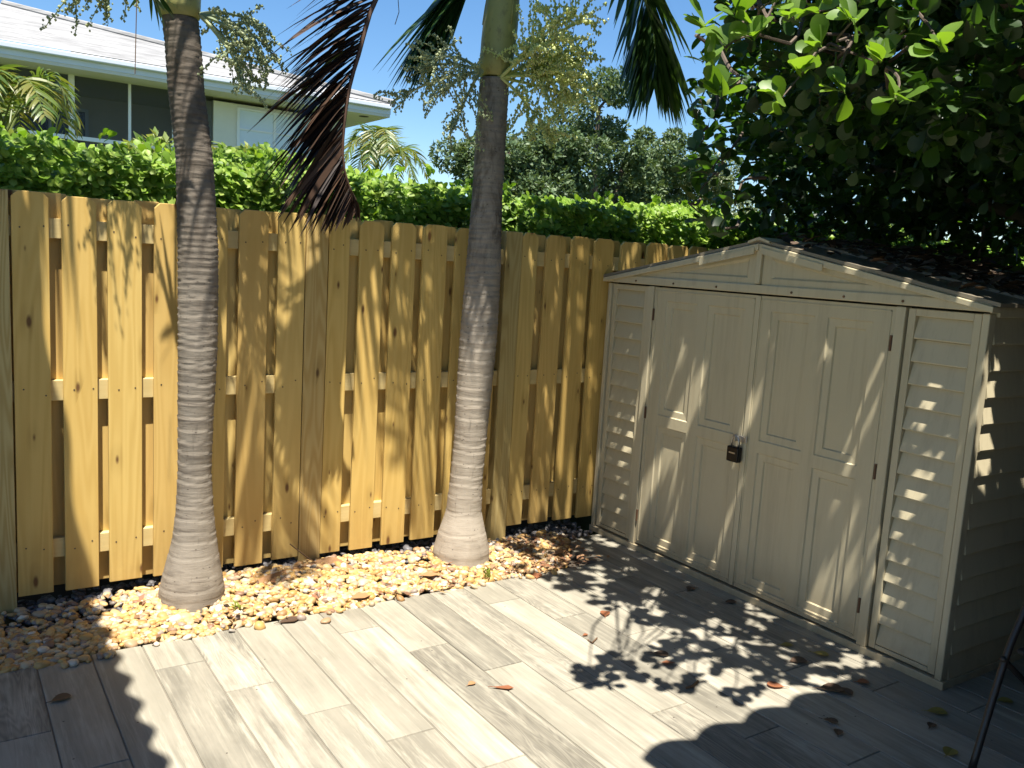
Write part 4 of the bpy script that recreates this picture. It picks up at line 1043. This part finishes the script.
blob_tree('oak_tree', 'far green tree seen through gaps behind the shed', 'tree', (22, 12, -.06), [((22, 12, 3.6), (3.0, 1.4, 1.3), 2), ((25, 11, 3.6), (3.0, 1.4, 1.3), 2), ((28.5, 9, 3.4), (3.0, 1.8, 1.3), 2)], 9000, (.10, .18), MAT['oak'], group=OAK, lobes=30, lobe_r=.7)

# ------------------------------------------------------------------ own house: tiled roof edges above and behind the camera, plus added shading walls
def build_own_house():
    t = thing('home', 'own house with scalloped tiled eaves above and behind the viewer, plus added walls shading the shed', 'house', (-3, -6, 0))
    ZR = 3.6
    sx = -.645-SUN[0]*ZR; ys = np.arange(-7.4, .55, .0125)
    edge = [(sx+.018*math.sin((y+.28*ZR)*2*math.pi/.213+1.2), y) for y in ys]
    poly = [(-3.5, -7.4)]+edge+[(-3.5, ys[-1])]
    m = MB(); m.prism([(x, y, ZR) for x, y in poly], [(x, y, ZR+.05) for x, y in poly]); m.build('side_roof', MAT['terracotta'], t)
    ZR = 2.9
    ex = .80-SUN[0]*ZR; ey = -2.215-SUN[1]*ZR; xs = np.arange(ex, 7.5, .02)
    edge = [(x, ey+.045*abs(math.sin((x-ex)*math.pi/.26))-.01) for x in xs]
    poly = [(ex, -7.4)]+[(7.5, -7.4)]+edge[::-1]
    m = MB(); m.prism([(x, y, ZR) for x, y in poly], [(x, y, ZR+.05) for x, y in poly]); m.build('rear_roof', MAT['bounce_cut_brown'], t)
    m = MB(); m.box(-4.6, 7.5, -7.45, -7.3, 0, 2.89); m.build('rear_wall', MAT['cream'], t)
    m = MB(); m.box(1.6, 7.5, -3.75, -3.6, 0, 2.89); m.build('sky_block_wall', MAT['bounce_cut_brown'], t)  # added unseen wall, keeps sky light off the shed's right side
    m = MB(); m.box(6.2, 6.3, -3.595, -.2, 0, 1.9); m.build('end_shade_wall', MAT['bounce_cut_brown'], t)  # invented end wall out of view, darkens the gap beside the shed
build_own_house()

# ================================================================== light, sky, camera
el = math.atan2(1, math.hypot(SUN[0], SUN[1]))
w = bpy.data.worlds.new('World'); S.world = w; w.use_nodes = True; nt = w.node_tree; nt.nodes.clear()
sky = nt.nodes.new('ShaderNodeTexSky'); sky.sky_type = 'NISHITA'; sky.sun_disc = False
sky.sun_elevation = el; sky.sun_rotation = math.atan2(-SUN[0], -SUN[1]); sky.altitude = 300; sky.air_density = 1.0; sky.dust_density = 0.0; sky.ozone_density = 3.0
bg = nt.nodes.new('ShaderNodeBackground'); bg.inputs[1].default_value = .060
ow = nt.nodes.new('ShaderNodeOutputWorld'); hs = nt.nodes.new('ShaderNodeHueSaturation'); hs.inputs['Saturation'].default_value = 1.2; nt.links.new(sky.outputs[0], hs.inputs['Color']); nt.links.new(hs.outputs[0], bg.inputs[0]); nt.links.new(bg.outputs[0], ow.inputs[0])
sl = bpy.data.lights.new('sun', 'SUN'); sl.energy = 4.25; sl.angle = math.radians(.55); sl.color = (1, .95, .86)
so = bpy.data.objects.new('sun', sl); COL.objects.link(so)
so.rotation_euler = Vector(SUN).to_track_quat('-Z', 'Y').to_euler(); so.location = (0, -3, 12)
cd = bpy.data.cameras.new('camera'); co = bpy.data.objects.new('camera', cd); COL.objects.link(co)
cd.sensor_width = 36; cd.lens = FPX/1024*36; cd.clip_start = .05; cd.clip_end = 2000
co.matrix_world = Matrix(((RGT[0], UPV[0], -FWD[0], CAM[0]), (RGT[1], UPV[1], -FWD[1], CAM[1]), (RGT[2], UPV[2], -FWD[2], CAM[2]), (0, 0, 0, 1)))
S.camera = co
S.view_settings.view_transform = 'Standard'; S.view_settings.look = 'None'; S.view_settings.gamma = 1; S.view_settings.exposure = 1.56
S.cycles.max_bounces = 8; S.cycles.transparent_max_bounces = 12
